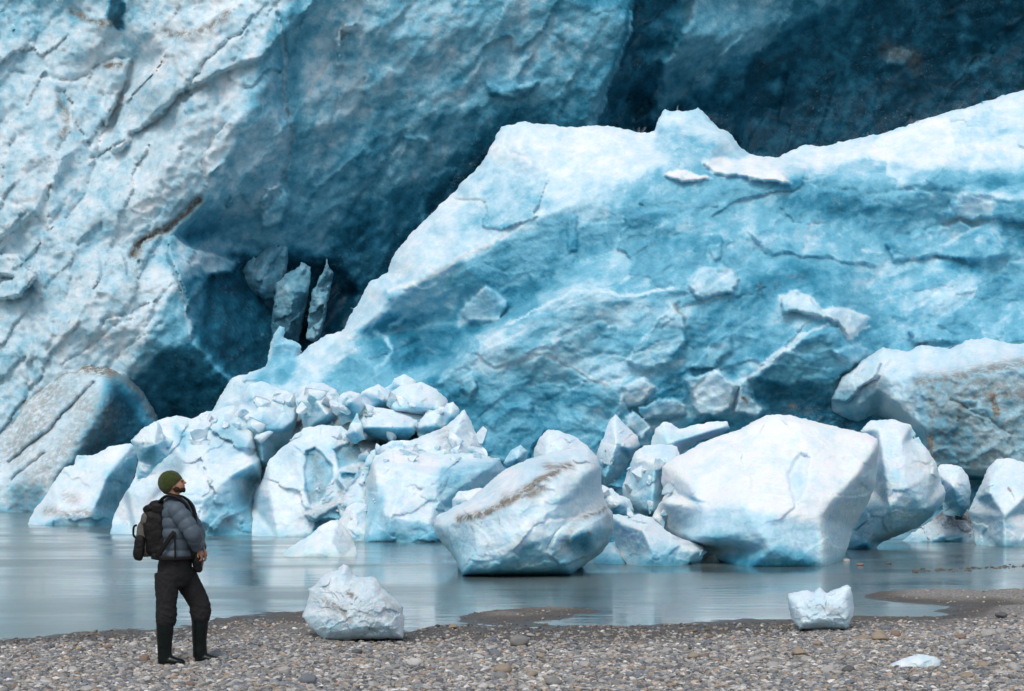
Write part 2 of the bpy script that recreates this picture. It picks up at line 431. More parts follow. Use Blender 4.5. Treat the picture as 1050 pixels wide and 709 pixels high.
mw, nt, b = new_mat('glacial_water')
tc = nd(nt, 'ShaderNodeTexCoord').outputs['Object']
mp = nd(nt, 'ShaderNodeMapping', {'Vector': tc, 'Scale': (0.7, 1.6, 1.0)}).outputs[0]
a1 = noise(nt, mp, 1.6, 4, 0.5); a2 = noise(nt, mp, 9.0, 3, 0.6); a3 = noise(nt, mp, 0.16, 3, 0.5, 0.5)
hh = math_n(nt, 'ADD', a1, math_n(nt, 'MULTIPLY', a2, mapr(nt, a3, 0.42, 0.6, 0.06, 0.22)))
bp = nd(nt, 'ShaderNodeBump', {'Height': hh, 'Strength': 0.16, 'Distance': 0.05}); nt.links.new(bp.outputs[0], b.inputs['Normal'])
nt.links.new(mixc(nt, mapr(nt, a3, 0.35, 0.65), (0.115, 0.160, 0.162), (0.145, 0.185, 0.183)), b.inputs['Base Color'])
nt.links.new(mapr(nt, a3, 0.4, 0.62, 0.07, 0.2), b.inputs['Roughness']); b.inputs['IOR'].default_value = 1.33
wx_ = [-900, 900]; wy_ = [9.0, 900]
wv = np.array([(x, y, 0.0) for y in wy_ for x in wx_]); tag(mesh_np('water', wv, [(0, 1, 3, 2)], mw, False), kind='structure')
# ------------------------------------------------------------------ glacier
M_wall = ice_mat('glacier_wall_ice', 0.085, vary=0.15, bump=0.9, pits=1, fleck=.55)
M_cliff = ice_mat('ice_cliff_ice', 0.062, vary=0.10, bump=1.0, fleck=0.5, sss=0.4)
M_dirty = ice_mat('dirty_ice', 0.07, vary=0.08, bump=1.0, pits=1, sss=.4)
M_berg = ice_mat('berg_ice', 0.034, vary=0.09, bump=1.0, sss=0.6)
M_near = ice_mat('beached_ice', 0.011, vary=0.05, bump=0.8, sss=0.4)

OUTW = [(-130, 560, 22), (-130, -90, 8), (1180, -90, 0), (1180, 560, -8)]
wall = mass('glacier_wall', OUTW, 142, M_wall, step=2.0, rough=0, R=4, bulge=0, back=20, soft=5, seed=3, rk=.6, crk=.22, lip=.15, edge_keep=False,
    ridges=[[(380, -90, 15), (330, 5, 15), (283, 50, 15), (262, 110, 16), (232, 165, 16), (205, 215, 15), (170, 250, 16)],
            [(300, -90, 16), (283, 15, 15), (293, 55, 13), (290, 100, 12.5), (301, 140, 11.5), (290, 185, 10), (272, 215, 9), (215, 240, 9)],
            [(182, 290, 19), (192, 320, 18), (205, 350, 18), (218, 375, 17), (245, 400, 17)],
            [(120, 12, 10), (136, 70, 8), (118, 120, 9), (100, 165, 12)],
            [(160, 90, 14), (225, 40, 14), (262, 5, 14)]],
    pts=[(12, 12, 8), (60, 60, 10), (60, 120, 12), (20, 180, 14), (60, 250, 17), (100, 300, 19), (150, 200, 17), (200, 130, 17), (180, 60, 13),
         (40, 400, 20), (120, 400, 19), (150, 350, 20), (180, 440, 12), (230, 460, 10),
         (340, 60, 12), (380, 120, 9.5), (330, 200, 7), (450, 60, 10), (500, 110, 7.5), (540, 60, 9), (580, 100, 7), (612, 100, 7), (640, 20, 9),
         (450, 180, 3.5), (380, 230, 4), (400, 300, 0), (350, 300, 1), (330, 350, 2), (300, 420, 4),
         (660, 110, -3), (690, 60, 3), (740, 40, 4), (800, 20, 1), (760, 120, -5), (900, 80, -6), (1040, 40, -6), (900, 250, -8), (600, 400, -4)],
    plates=[([(655, -90), (650, 12), (641, 55), (622, 90), (613, 130), (600, 300), (1180, 300), (1180, -90)], -4.5, 0, 0, 2),
            ([(700, 20), (672, 60), (664, 100), (640, 130), (760, 150), (780, 60), (860, 12), (900, -90), (720, -90)], 2.5, 0, 0, 12),
            ([(195, 300), (203, 268), (222, 258), (240, 262), (262, 262), (300, 262), (345, 262), (372, 300), (345, 350), (310, 385), (245, 392), (232, 372), (215, 352), (200, 335)], -1.2, 0, 0, 16),
            ([(168, 246), (180, 238), (197, 255), (222, 256), (243, 268), (237, 280), (216, 284), (208, 300), (192, 320), (182, 290), (172, 268)], 2.5, 0.0, 0.15, 4),
            ([(135, 60), (118, 62), (108, 90), (104, 130), (112, 130), (130, 80)], 1.6, 0, 0, 3),
            ([(128, 95), (190, 30), (262, -10), (330, -60), (330, 0), (270, 60), (200, 90), (160, 120), (120, 160), (112, 150)], 1.6, 0, 0, 5),
            ([(12, 285), (-60, 280), (-60, 250), (20, 262), (38, 285), (22, 305), (-60, 310)], 1.5, 0.5, 0, 3),
            ([(12, 150), (60, 155), (80, 150), (40, 220), (-20, 260), (-60, 220)], 1.2, 0, 0, 6),
            ([(355, 25), (365, 22), (364, 36), (352, 32), (348, 55), (354, 70), (345, 72), (343, 40)], 1.2, 0, 0, 1.5),
            ([(266, 215), (275, 192), (290, 186), (298, 205), (290, 230), (268, 238)], 1.6, 0, 0, 3),
            ([(498, 84), (515, 90), (540, 86), (554, 80), (550, 92), (530, 102), (500, 98)], 1.0, 0, 0, 2)],
    cracks=[([(283, 15), (293, 60), (290, 95), (301, 142), (290, 190), (270, 220)], 1.8, 3.0),
            ([(262, 18), (210, 65), (190, 95), (160, 125), (110, 155), (90, 165)], 1.6, 2.5),
            ([(128, 95), (110, 130), (94, 162), (78, 120), (66, 95)], 1.5, 2.0),
            ([(245, 55), (225, 95), (212, 165), (208, 195)], 2.0, 1.0),
            ([(205, 205), (180, 228), (150, 245), (135, 262)], 3.0, 3.5),
            ([(60, 380), (110, 340), (165, 305), (180, 290)], 1.2, 1.3), ([(100, 400), (125, 360), (168, 330)], 1.2, 1.2), ([(105, 330), (150, 315)], 1.4, 1.5),
            ([(38, 250), (42, 300), (38, 345), (28, 400)], 3.0, 1.6),
            ([(60, 95), (66, 120)], 4.0, 2.5), ([(138, 165), (141, 172)], 4.0, 3.0), ([(48, 70), (52, 80)], 4, 1.5),
            ([(650, -10), (641, 50), (621, 92), (612, 130)], 3, 1.5), ([(12, 75), (75, 82), (120, 55), (136, 66)], 2.5, 1.6),
            ([(0, 200), (50, 230), (80, 190)], 2, 1.0), ([(355, 10), (352, 50), (345, 110), (330, 180)], 2, 1.3), ([(570, -10), (565, 30), (580, 60)], 2, 0.9)],
    relief=[('fbm', 14, 9, 30, 1.8), ('ridge', 9, 3.5, 52, 0.6, 3), ('cell', 9, 3, 58, 0.7, 5, None, .10), ('cell', 3.5, 1.4, 62, 0.12, 45, None, .06), ('fbm', 2.2, 1.5, 20, 0.26, 7), ('cell', 8, 3.2, 55, .9, 17, ([(-130, -90), (320, -90), (230, 160), (170, 240), (180, 290), (150, 420), (-130, 560)], 20)),
            ('scallop', 1.3, 1.0, 0, 0.26, 2, ([(-130, -90), (320, -90), (230, 160), (170, 240), (180, 290), (150, 420), (-130, 560)], 20)),
            ('fbm', 0.8, 0.5, 40, 0.10, 4)],
    c0=0.66, cside=0.0, cnoise=(0.24, 42), warp=5, cband=0.09,
    paint=[([(-130, -90), (330, -90), (292, 40), (268, 110), (235, 160), (205, 215), (165, 250), (185, 285), (190, 350), (150, 400), (120, 560), (-130, 560)], 0.19, 14),
           ([(292, 0), (296, 60), (294, 100), (303, 145), (290, 200), (260, 222), (205, 228), (222, 180), (245, 130), (262, 70), (275, 30)], 0.36, 9),
           ([(12, -40), (75, -40), (80, 28), (30, 40), (-60, 45), (-60, -40)], 0.34, 6),
           ([(-20, 55), (30, 50), (70, 70), (60, 120), (20, 150), (-60, 140)], 0.24, 18),
           ([(120, -20), (130, -20), (126, 30), (120, 33), (108, 18)], 0.85, 2), ([(60, 96), (68, 98), (67, 112), (59, 114)], 0.5, 3),
           ([(260, 225), (300, 195), (310, 150), (380, 60), (640, 0), (640, 60), (612, 120), (500, 160), (450, 240), (330, 260), (215, 280), (180, 255)], 0.45, 14),
           ([(310, -60), (560, -60), (560, 50), (470, 120), (400, 90), (330, 160), (305, 120), (300, 40)], 0.36, 22),
           ([(440, 120), (560, 105), (615, 70), (616, 130), (520, 150), (470, 170)], 0.56, 12),
           ([(330, 260), (380, 200), (430, 195), (520, 120), (640, 130), (600, 400), (330, 420), (300, 330)], 0.72, 16),
           ([(372, 310), (400, 260), (440, 210), (500, 140), (520, 180), (440, 300), (370, 350)], 0.92, 10),
           ([(192, 300), (205, 265), (245, 258), (300, 258), (345, 262), (372, 300), (345, 360), (310, 395), (240, 395), (225, 370), (205, 345)], 0.86, 7),  # recess painted darker, shade put into its colour
           ([(130, 400), (165, 355), (190, 342), (215, 365), (250, 388), (260, 440), (200, 470), (120, 480)], 0.72, 8),
           ([(170, 300), (184, 288), (195, 330), (196, 350), (160, 360), (130, 385), (150, 350)], 0.42, 6),
           ([(150, 262), (180, 238), (200, 256), (222, 256), (243, 268), (235, 278), (205, 285), (185, 290)], 0.30, 4),
           ([(200, 290), (212, 284), (212, 300), (205, 330), (196, 335), (190, 310)], 0.48, 4),
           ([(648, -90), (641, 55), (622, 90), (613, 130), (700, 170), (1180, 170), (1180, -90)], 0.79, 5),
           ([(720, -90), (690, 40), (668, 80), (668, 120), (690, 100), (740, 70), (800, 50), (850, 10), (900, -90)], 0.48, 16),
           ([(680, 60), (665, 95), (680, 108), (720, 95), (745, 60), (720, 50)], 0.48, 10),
           ([(910, 52), (925, 48), (938, 56), (928, 69), (910, 64)], 0.30, 1.5),
           ([(985, 35), (1000, 40), (1024, 44), (1010, 46), (978, 42)], 0.6, 4),
           ([(786, 86), (798, 82), (812, 90), (792, 98)], 0.64, 4), ([(768, 118), (778, 115), (790, 124), (772, 128)], 0.66, 4),
           ([(498, 84), (515, 90), (540, 86), (554, 80), (550, 92), (530, 102), (500, 98)], 0.5, 3),
           ([(350, 65), (372, 60), (380, 50), (402, 38), (398, 46), (378, 66), (358, 74)], 0.34, 2),
           ([(342, 12), (365, 15), (362, 38), (352, 34), (346, 72), (340, 60)], 0.36, 3),
           ([(412, 72), (425, 80), (470, 76), (500, 60), (480, 84), (430, 88)], 0.46, 5),
           ([(392, 200), (398, 190), (403, 215), (398, 240), (390, 235)], 0.55, 2.5), ([(432, 210), (436, 205), (437, 235), (432, 232)], 0.6, 2)],
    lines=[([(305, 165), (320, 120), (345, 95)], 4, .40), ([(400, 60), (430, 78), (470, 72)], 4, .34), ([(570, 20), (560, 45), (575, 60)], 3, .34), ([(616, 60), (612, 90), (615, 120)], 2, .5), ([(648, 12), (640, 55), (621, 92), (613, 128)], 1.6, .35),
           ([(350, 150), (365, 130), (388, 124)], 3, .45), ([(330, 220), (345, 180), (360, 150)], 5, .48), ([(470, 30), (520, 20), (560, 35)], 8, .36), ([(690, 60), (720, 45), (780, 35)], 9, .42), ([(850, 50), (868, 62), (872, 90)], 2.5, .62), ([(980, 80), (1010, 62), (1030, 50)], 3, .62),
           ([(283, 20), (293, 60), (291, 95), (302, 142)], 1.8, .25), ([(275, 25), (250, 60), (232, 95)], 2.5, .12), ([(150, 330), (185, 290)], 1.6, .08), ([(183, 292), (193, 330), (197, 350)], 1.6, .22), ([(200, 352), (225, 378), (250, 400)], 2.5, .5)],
    dirt=[([(-130, 20), (250, 20), (230, 150), (165, 250), (180, 300), (140, 400), (-130, 560)], .13, 30), ([(205, 205), (190, 222), (150, 245), (138, 260)], 0.85, -5), ([(60, 105), (68, 118), (64, 140)], 0.6, -5), ([(110, 70), (125, 66)], 0.9, -4),
          ([(170, 32), (180, 36), (215, 30), (232, 12)], 0.6, -5), ([(75, 10), (95, 22), (112, 26)], 0.8, -4), ([(140, 265), (135, 300)], 0.3, -10),
          ([(910, 52), (938, 60)], 0.5, -9)],
    pit=lambda U, V, wu, wv: 0.15 + 0.85 * sstep(-15, 20, poly_sd(wu, wv, [(-130, 130), (100, 150), (200, 180), (200, 215), (160, 250), (175, 285), (120, 340), (60, 390), (-130, 480)])))
tag(wall, kind='structure')

def T(o, label, cat, group=None): return tag(o, label, cat, group)
WR = [('fbm', 3.0, 2.0, 30, 0.6), ('cell', 2.4, 1.2, 60, 0.7, 3, None, .10), ('fbm', 0.7, 0.5, 0, 0.18, 6)]
# seracs leaning in the dark recess
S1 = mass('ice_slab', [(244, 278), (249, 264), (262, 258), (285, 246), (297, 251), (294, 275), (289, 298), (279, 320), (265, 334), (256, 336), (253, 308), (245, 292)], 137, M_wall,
    step=1.3, R=4, bulge=0.35, rough=2.2, back=14, pts=[(270, 285, 2.0)], ridges=[[(275, 262, 1.5), (262, 290, 2.5)]], relief=WR, rk=1.0, dirt=[([(235, 240), (300, 240), (300, 340), (235, 340)], .15, 5)], c0=.38, cnoise=(.18, 16), seed=11,
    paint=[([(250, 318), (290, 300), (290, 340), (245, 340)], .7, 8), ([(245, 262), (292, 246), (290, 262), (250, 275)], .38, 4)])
T(S1, 'broad grey blue ice slab, leftmost of the three leaning in the dark recess', 'ice slab', 'ice slabs leaning in the dark recess of the wall')
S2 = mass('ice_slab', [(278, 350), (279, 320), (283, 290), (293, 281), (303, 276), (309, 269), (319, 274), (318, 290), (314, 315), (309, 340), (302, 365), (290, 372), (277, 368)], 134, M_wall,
    step=1.3, R=4, bulge=0.35, rough=2.2, back=14, pts=[(300, 300, 2.0), (295, 335, 2)], ridges=[[(281, 322, .6), (300, 318, 2.2), (314, 300, 1.0)]], relief=WR, rk=1.0, dirt=[([(270, 260), (330, 260), (330, 380), (270, 380)], .2, 5)], c0=.42, cnoise=(.18, 12), seed=12,
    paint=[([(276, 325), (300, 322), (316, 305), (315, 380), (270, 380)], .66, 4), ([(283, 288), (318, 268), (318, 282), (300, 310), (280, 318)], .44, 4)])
T(S2, 'middle one of the three ice slabs in the dark recess, pale above and blue below', 'ice slab', 'ice slabs leaning in the dark recess of the wall')
S3 = mass('ice_slab', [(314, 348), (316, 325), (320, 300), (326, 288), (333, 275), (335, 264), (338, 275), (342, 280), (338, 300), (334, 325), (328, 345), (322, 352)], 132, M_wall,
    step=1.1, R=3, bulge=0.3, back=12, pts=[(328, 310, 1.2)], relief=WR, rk=1.3, dirt=[([(300, 250), (350, 250), (350, 360), (300, 360)], .25, 5)], c0=.42, cnoise=(.2, 10), seed=13, rough=2)
T(S3, 'thin jagged ice blade, rightmost and narrowest of the three in the dark recess', 'ice slab', 'ice slabs leaning in the dark recess of the wall')
# dirty slab at the far left
D = mass('dirty_ice_block', [(-110, 545, 6), (-110, 440), (-40, 440), (13, 420), (22, 405), (45, 386), (62, 376), (85, 371), (100, 373), (118, 379), (133, 388), (147, 402), (158, 420), (163, 434), (160, 450), (150, 475), (140, 500), (130, 545, 3)], 124, M_dirty,
    step=1.6, R=8, bulge=0.8, back=10, soft=3, seed=21, rk=.5, crk=.6, rough=1.5,
    ridges=[[(112, 380, 1.5), (116, 400, 4.5), (92, 440, 6), (72, 470, 7), (50, 500, 7.5), (38, 545, 8)]],
    pts=[(30, 430, 3.5), (60, 410, 3), (20, 480, 6), (130, 450, 2.5), (110, 480, 3)],
    cracks=[([(10, 475), (50, 440), (80, 410), (95, 392)], 2.0, 1.6), ([(12, 492), (32, 475), (45, 466)], 1.5, 1.0)],
    relief=[('fbm', 5, 3, 40, 0.5), ('ridge', 4, 1.5, 52, 0.35, 3), ('scallop', 0.9, 0.7, 0, 0.22, 5), ('fbm', 1, .7, 0, 0.2, 6)],
    c0=0.13, cnoise=(.1, 30), pit=1.0,
    paint=[([(112, 385), (150, 385), (175, 440), (140, 560), (40, 560), (60, 500), (80, 462), (100, 425)], 0.80, 13), ([(118, 385), (150, 402), (165, 432), (150, 440), (130, 410)], .58, 7),
           ([(12, 520), (-110, 520), (-110, 560), (60, 560), (40, 500)], .5, 10), ([(12, 500), (40, 500), (36, 530), (12, 530)], .55, 8)],
    dirt=[([(15, 418), (30, 400), (60, 380), (95, 375), (115, 382)], 0.9, -8), ([(55, 400), (30, 440), (14, 460)], .45, -22), ([(120, 384), (145, 402), (160, 428)], .5, -5), ([(70, 400), (100, 430), (60, 470), (20, 520)], .38, -24)])
T(D, 'dirty grey leaning ice block with brown crest at the far left waterline', 'ice block')

# the collapsed mass in the middle of the photo
OUTE = [(215, 560, 2), (212, 430, 0), (238, 388), (262, 380), (272, 377), (277, 358), (281, 343), (287, 334), (292, 336), (291, 346), (303, 350), (309, 356), (304, 366), (322, 352), (335, 343), (350, 340), (358, 325), (370, 307), (378, 290), (398, 280), (401, 266), (420, 241), (437, 225), (450, 210), (468, 196), (473, 187), (486, 176), (497, 162), (505, 147), (514, 130), (538, 124), (552, 127), (590, 131), (612, 128), (632, 131), (655, 136), (671, 135), (675, 122), (682, 112), (700, 115), (716, 110), (733, 128), (750, 138), (758, 150), (768, 158), (785, 161), (796, 162), (806, 158), (826, 148), (840, 151), (870, 144), (905, 137), (960, 119), (1000, 108), (1037, 96), (1110, 78), (1170, 70), (1170, 560, 15)]
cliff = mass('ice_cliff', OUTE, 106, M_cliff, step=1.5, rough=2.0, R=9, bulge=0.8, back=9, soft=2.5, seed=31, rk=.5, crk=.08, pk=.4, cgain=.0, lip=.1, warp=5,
    ridges=[[(330, 372, 3), (400, 305, 5.0), (432, 283, 5.5), (470, 262, 6.5), (520, 236, 7.5), (560, 222, 8), (610, 200, 8), (660, 175, 6.5), (690, 165, 6)],
            [(722, 176, 6), (790, 180, 6.5), (860, 178, 6), (950, 185, 7), (1037, 200, 8), (1170, 190, 8)],
            [(450, 388, 9.5), (480, 358, 10), (520, 334, 11), (560, 312, 11.5), (592, 297, 12), (625, 300, 12), (650, 304, 12), (700, 292, 12)],
            [(450, 370, 4), (480, 345, 5.5), (520, 322, 7.5), (560, 300, 9), (592, 286, 10), (650, 294, 11)],
            [(690, 395, 12.5), (760, 388, 13), (823, 343, 14), (850, 330, 14)],
            [(515, 355, 11.5), (560, 365, 12), (605, 385, 12), (640, 395, 13)]],
    pts=[(360, 350, 3.5), (420, 335, 3.0), (460, 320, 4), (560, 180, 5), (640, 160, 4), (600, 250, 8.5), (690, 140, 3), (735, 150, 3.5), (700, 240, 9), (800, 240, 8), (880, 235, 7), (980, 245, 6),
         (1037, 140, 4), (960, 150, 4), (880, 260, 8), (780, 290, 10.5), (900, 320, 10), (1000, 300, 9), (500, 430, 11), (560, 420, 10.5), (600, 420, 12), (400, 400, 7), (300, 400, 4),
         (800, 420, 11.5), (900, 420, 12), (1037, 400, 13), (500, 545, 13), (800, 545, 15), (700, 470, 12)],
    plates=[([(800, 322), (803, 306), (815, 300), (826, 304), (842, 318), (862, 316), (893, 325), (888, 336), (870, 344), (858, 332), (835, 322), (815, 320)], 2.2, 0, -.4, 2),
            ([(700, 389), (708, 382), (740, 380), (757, 396), (750, 420), (735, 430), (715, 425), (706, 405)], 2.4, 0.3, 0, 4),
            ([(758, 390), (768, 388), (772, 408), (786, 418), (775, 430), (752, 422)], 2.0, -.3, 0, 3),
            ([(636, 397), (660, 388), (674, 398), (656, 416), (644, 416)], 2.2, .4, -.3, 2), ([(655, 416), (690, 406), (702, 412), (705, 424), (680, 430), (660, 432)], 2.2, 0, -.5, 2),
            ([(640, 430), (650, 418), (668, 438), (660, 452), (643, 448)], 2.6, -.4, 0, 2), ([(655, 444), (668, 438), (670, 458), (655, 460)], 2.0, .3, 0, 2),
            ([(704, 376), (735, 345), (750, 340), (752, 360), (732, 378)], 1.6, -.4, 0, 2), ([(640, 372), (650, 350), (690, 310), (702, 322), (705, 350), (690, 375), (660, 380)], 2.0, .15, -.1, 4),
            ([(766, 388), (823, 344), (860, 335), (885, 372), (850, 395), (800, 394)], 1.8, 0, 0.1, 3),
            ([(682, 180), (686, 174), (715, 178), (732, 183), (700, 187)], 1.3, 0, .8, 2), ([(722, 166), (725, 162), (760, 163), (770, 158), (800, 170), (812, 190), (770, 184), (735, 180)], 1.8, 0, .5, 3),
            ([(702, 292), (718, 277), (744, 270), (757, 286), (752, 300), (715, 306)], 1.8, 0, 0, 3), ([(728, 252), (740, 246), (742, 262), (730, 268)], 1.0, 0, 0, 2),
            ([(488, 300), (500, 292), (522, 310), (512, 330), (480, 332), (470, 318)], 1.4, 0, 0, 3), ([(582, 224), (592, 220), (592, 258), (584, 262)], 0.8, 0, 0, 1.5),
            ([(475, 385), (485, 382), (490, 398), (478, 408), (470, 398)], 1.5, 0, 0, 2), ([(424, 415), (440, 395), (460, 405), (470, 430), (450, 445)], 1.0, 0, 0, 3),
            ([(625, 460), (635, 445), (655, 440), (640, 400), (620, 430), (612, 455)], 1.0, 0, 0, 4),
            ([(905, 250), (930, 240), (985, 225), (1020, 235), (1037, 262), (1000, 270), (960, 264), (915, 270)], 1.5, 0, 0, 4),
            ([(960, 222), (1037, 228), (1170, 240), (1170, 210), (1040, 196), (990, 196)], 1.6, 0, .3, 4),
            ([(760, 235), (830, 225), (880, 250), (905, 275), (840, 265), (790, 262)], 1.3, 0, 0, 5),
            ([(560, 440), (545, 410), (515, 415), (500, 430), (490, 470), (540, 480)], 1.6, 0, 0, 4),
            ([(855, 360), (872, 352), (890, 358), (880, 375), (862, 372)], 1.2, 0, 0, 2), ([(930, 340), (950, 335), (975, 342), (985, 352), (960, 350), (940, 352)], 1.5, 0, 0, 2)],
    cracks=[([(455, 380), (520, 330), (592, 292), (650, 300), (720, 290)], 2.2, 1.6), ([(540, 365), (560, 366), (605, 388), (622, 394)], 1.6, 1.3),
            ([(600, 385), (640, 372), (690, 318), (705, 302)], 1.6, 1.2), ([(622, 205), (624, 240)], 1.2, 0.9), ([(455, 345), (470, 335), (478, 300)], 2, .5),
            ([(820, 185), (880, 200), (960, 192), (1037, 210)], 2.5, 1.2), ([(740, 350), (790, 310), (830, 290)], 2, .8), ([(700, 378), (660, 384), (600, 392)], 2, 1),
            ([(560, 410), (575, 404), (600, 404)], 1.3, .8), ([(520, 150), (545, 165), (548, 185)], 3, .8), ([(880, 350), (960, 300), (1010, 292)], 2, 1)],
    relief=[('fbm', 10, 5, 25, 1.1), ('cell', 6.5, 2.6, 22, 0.40, 5, None, .13), ('cell', 2.6, 1.2, 18, 0.11, 25, None, .08), ('cell', 1.1, .5, 15, .08, 35, None, .05), ('ridge', 6, 1.8, -12, 0.35, 8, ([(640, 200), (1170, 180), (1170, 560), (480, 560), (560, 330)], 30)),
            ('cell', 1.5, 1.0, 30, 0.16, 9, ([(560, 330), (1170, 300), (1170, 560), (400, 560), (420, 400)], 25)),
            ('fbm', 1.1, .8, 20, .22, 4), ('ridge', 2.2, 0.5, 50, .30, 6, ([(250, 400), (320, 340), (510, 120), (680, 120), (700, 180), (560, 225), (420, 290), (360, 380)], 12)), ('fbm', .45, .35, 0, .08, 2)],
    c0=0.40, cside=0.0, cnoise=(0.15, 45), cband=0.05,
    paint=[([(640, 200), (800, 190), (1170, 190), (1170, 560), (640, 560)], 0.42, 30),
           ([(200, 560), (200, 380), (300, 330), (420, 200), (505, 110), (690, 100), (700, 150), (660, 180), (610, 205), (560, 222), (520, 238), (470, 262), (430, 290), (400, 310), (380, 340), (330, 390), (300, 430)], 0.16, 6),
           ([(500, 190), (560, 185), (640, 175), (670, 180), (610, 208), (560, 224), (520, 238), (470, 262), (470, 225)], 0.27, 10),
           ([(510, 120), (690, 100), (690, 140), (660, 172), (600, 180), (530, 170), (500, 160)], 0.10, 10),
           ([(676, 105), (735, 105), (768, 158), (725, 165), (680, 178), (668, 150)], 0.22, 6), ([(690, 140), (740, 145), (745, 160), (690, 172)], .34, 8),
           ([(770, 158), (1170, 60), (1170, 200), (1037, 175), (950, 172), (880, 165), (830, 178), (800, 180)], 0.13, 8),
           ([(830, 175), (900, 165), (950, 180), (930, 190), (860, 186)], 0.34, 7), ([(980, 186), (1037, 184), (1170, 180), (1170, 196), (990, 194)], .52, 4),
           ([(955, 200), (1000, 192), (1037, 200), (1170, 190), (1170, 225), (1037, 222), (1000, 215)], .25, 8),
           ([(800, 205), (860, 195), (930, 210), (960, 225), (900, 240), (850, 222)], .60, 8), ([(905, 245), (960, 230), (985, 245), (960, 262), (912, 258)], .66, 6), ([(960, 255), (1005, 262), (1005, 280), (965, 270)], .62, 5), ([(1020, 205), (1170, 215), (1170, 262), (1030, 250)], .62, 6),
           ([(430, 300), (470, 275), (540, 243), (600, 235), (640, 240), (600, 275), (520, 315), (478, 335), (440, 330)], .54, 10),
           ([(370, 340), (400, 320), (478, 330), (520, 322), (455, 368), (420, 380), (385, 372)], 0.62, 7), ([(415, 345), (478, 335), (500, 328), (455, 365), (420, 372)], .68, 6),
           ([(470, 318), (488, 298), (500, 292), (520, 310), (510, 330), (470, 335)], .30, 3), ([(395, 300), (440, 290), (470, 300), (465, 318), (420, 318), (390, 318)], .34, 6),
           ([(490, 348), (520, 335), (560, 313), (592, 299), (660, 306), (690, 310), (640, 365), (600, 380), (560, 362), (510, 360)], .38, 4),
           ([(490, 345), (520, 340), (520, 380), (495, 385)], .26, 8),
           ([(400, 400), (450, 388), (480, 385), (560, 375), (620, 395), (640, 430), (600, 470), (490, 480), (440, 440)], .52, 10),
           ([(445, 390), (470, 395), (500, 420), (490, 470), (460, 420), (435, 400)], .66, 6), ([(560, 405), (600, 400), (620, 412), (570, 414)], .68, 3),
           ([(640, 398), (700, 376), (760, 375), (740, 400), (700, 410)], .62, 7), ([(770, 398), (800, 385), (850, 398), (850, 430), (780, 432), (760, 425)], .68, 6),
           ([(790, 420), (860, 410), (940, 440), (950, 500), (780, 500)], .76, 7), ([(720, 430), (800, 430), (800, 560), (600, 560), (620, 470)], .7, 8),
           ([(704, 376), (735, 345), (750, 340), (752, 360), (732, 378)], .36, 2), ([(640, 372), (650, 350), (690, 310), (702, 322), (705, 350), (690, 375), (660, 380)], .36, 4),
           ([(680, 375), (720, 340), (760, 300), (720, 330), (700, 355)], .62, 5), ([(770, 290), (820, 262), (850, 280), (800, 300), (770, 330)], .56, 10),
           ([(800, 322), (800, 304), (815, 298), (830, 304), (842, 316), (862, 314), (895, 325), (888, 338), (870, 346), (858, 334), (835, 324), (815, 322)], .13, 2),
           ([(782, 340), (795, 310), (815, 318), (835, 330), (825, 342), (800, 345)], .28, 5),
           ([(766, 388), (823, 344), (860, 335), (885, 372), (850, 395), (800, 394)], .45, 4), ([(764, 388), (822, 342), (826, 345), (772, 391)], .2, 1.5),
           ([(700, 389), (708, 382), (740, 380), (757, 396), (750, 420), (735, 430), (715, 425), (706, 405)], .26, 4), ([(756, 386), (768, 388), (774, 408), (788, 418), (775, 430), (750, 422)], .28, 4),
           ([(636, 397), (660, 388), (676, 398), (656, 416), (644, 418)], .26, 2), ([(655, 416), (690, 406), (702, 412), (705, 424), (680, 430), (660, 432)], .3, 2), ([(638, 430), (650, 418), (670, 438), (662, 460), (640, 448)], .27, 3),
           ([(682, 180), (686, 174), (715, 177), (732, 183), (700, 186)], .0, 1.5), ([(722, 166), (725, 162), (760, 163), (770, 158), (800, 170), (812, 190), (770, 183), (735, 180)], .04, 3),
           ([(702, 292), (718, 277), (744, 270), (757, 286), (752, 300), (715, 306)], .26, 3), ([(728, 252), (740, 246), (742, 262), (722, 268)], .27, 3),
           ([(730, 240), (800, 225), (850, 245), (900, 262), (905, 275), (830, 262), (780, 262), (740, 262)], .38, 8), ([(865, 292), (900, 275), (960, 270), (1005, 285), (1005, 320), (960, 318), (900, 312), (870, 310)], .33, 8),
           ([(900, 250), (930, 240), (985, 226), (1020, 236), (1037, 262), (1000, 268), (960, 262)], .44, 5), ([(855, 360), (872, 350), (890, 358), (880, 376), (862, 374)], .28, 3), ([(900, 330), (950, 333), (985, 346), (960, 352), (920, 350)], .34, 5),
           ([(280, 332), (294, 332), (312, 358), (300, 390), (255, 400), (275, 370)], .30, 5)],
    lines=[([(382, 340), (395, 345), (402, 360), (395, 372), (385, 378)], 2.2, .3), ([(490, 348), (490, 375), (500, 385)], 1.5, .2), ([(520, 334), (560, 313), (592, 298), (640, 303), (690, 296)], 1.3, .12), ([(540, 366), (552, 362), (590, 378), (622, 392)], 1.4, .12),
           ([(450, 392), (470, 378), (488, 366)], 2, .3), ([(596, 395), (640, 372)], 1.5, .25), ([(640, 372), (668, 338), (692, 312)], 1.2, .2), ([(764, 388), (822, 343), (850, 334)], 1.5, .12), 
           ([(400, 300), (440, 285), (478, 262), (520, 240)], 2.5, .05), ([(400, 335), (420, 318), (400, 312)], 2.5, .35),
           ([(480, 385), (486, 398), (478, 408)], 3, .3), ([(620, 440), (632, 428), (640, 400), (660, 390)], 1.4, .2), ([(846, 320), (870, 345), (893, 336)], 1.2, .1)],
    dirt=[([(693, 312), (697, 320)], .5, -3), ([(762, 410), (764, 412)], .9, -2), ([(813, 416), (815, 418)], .9, -2)])
T(cliff, 'huge collapsed mass of pale blue ice with a white crest before the dark wall', 'ice cliff')

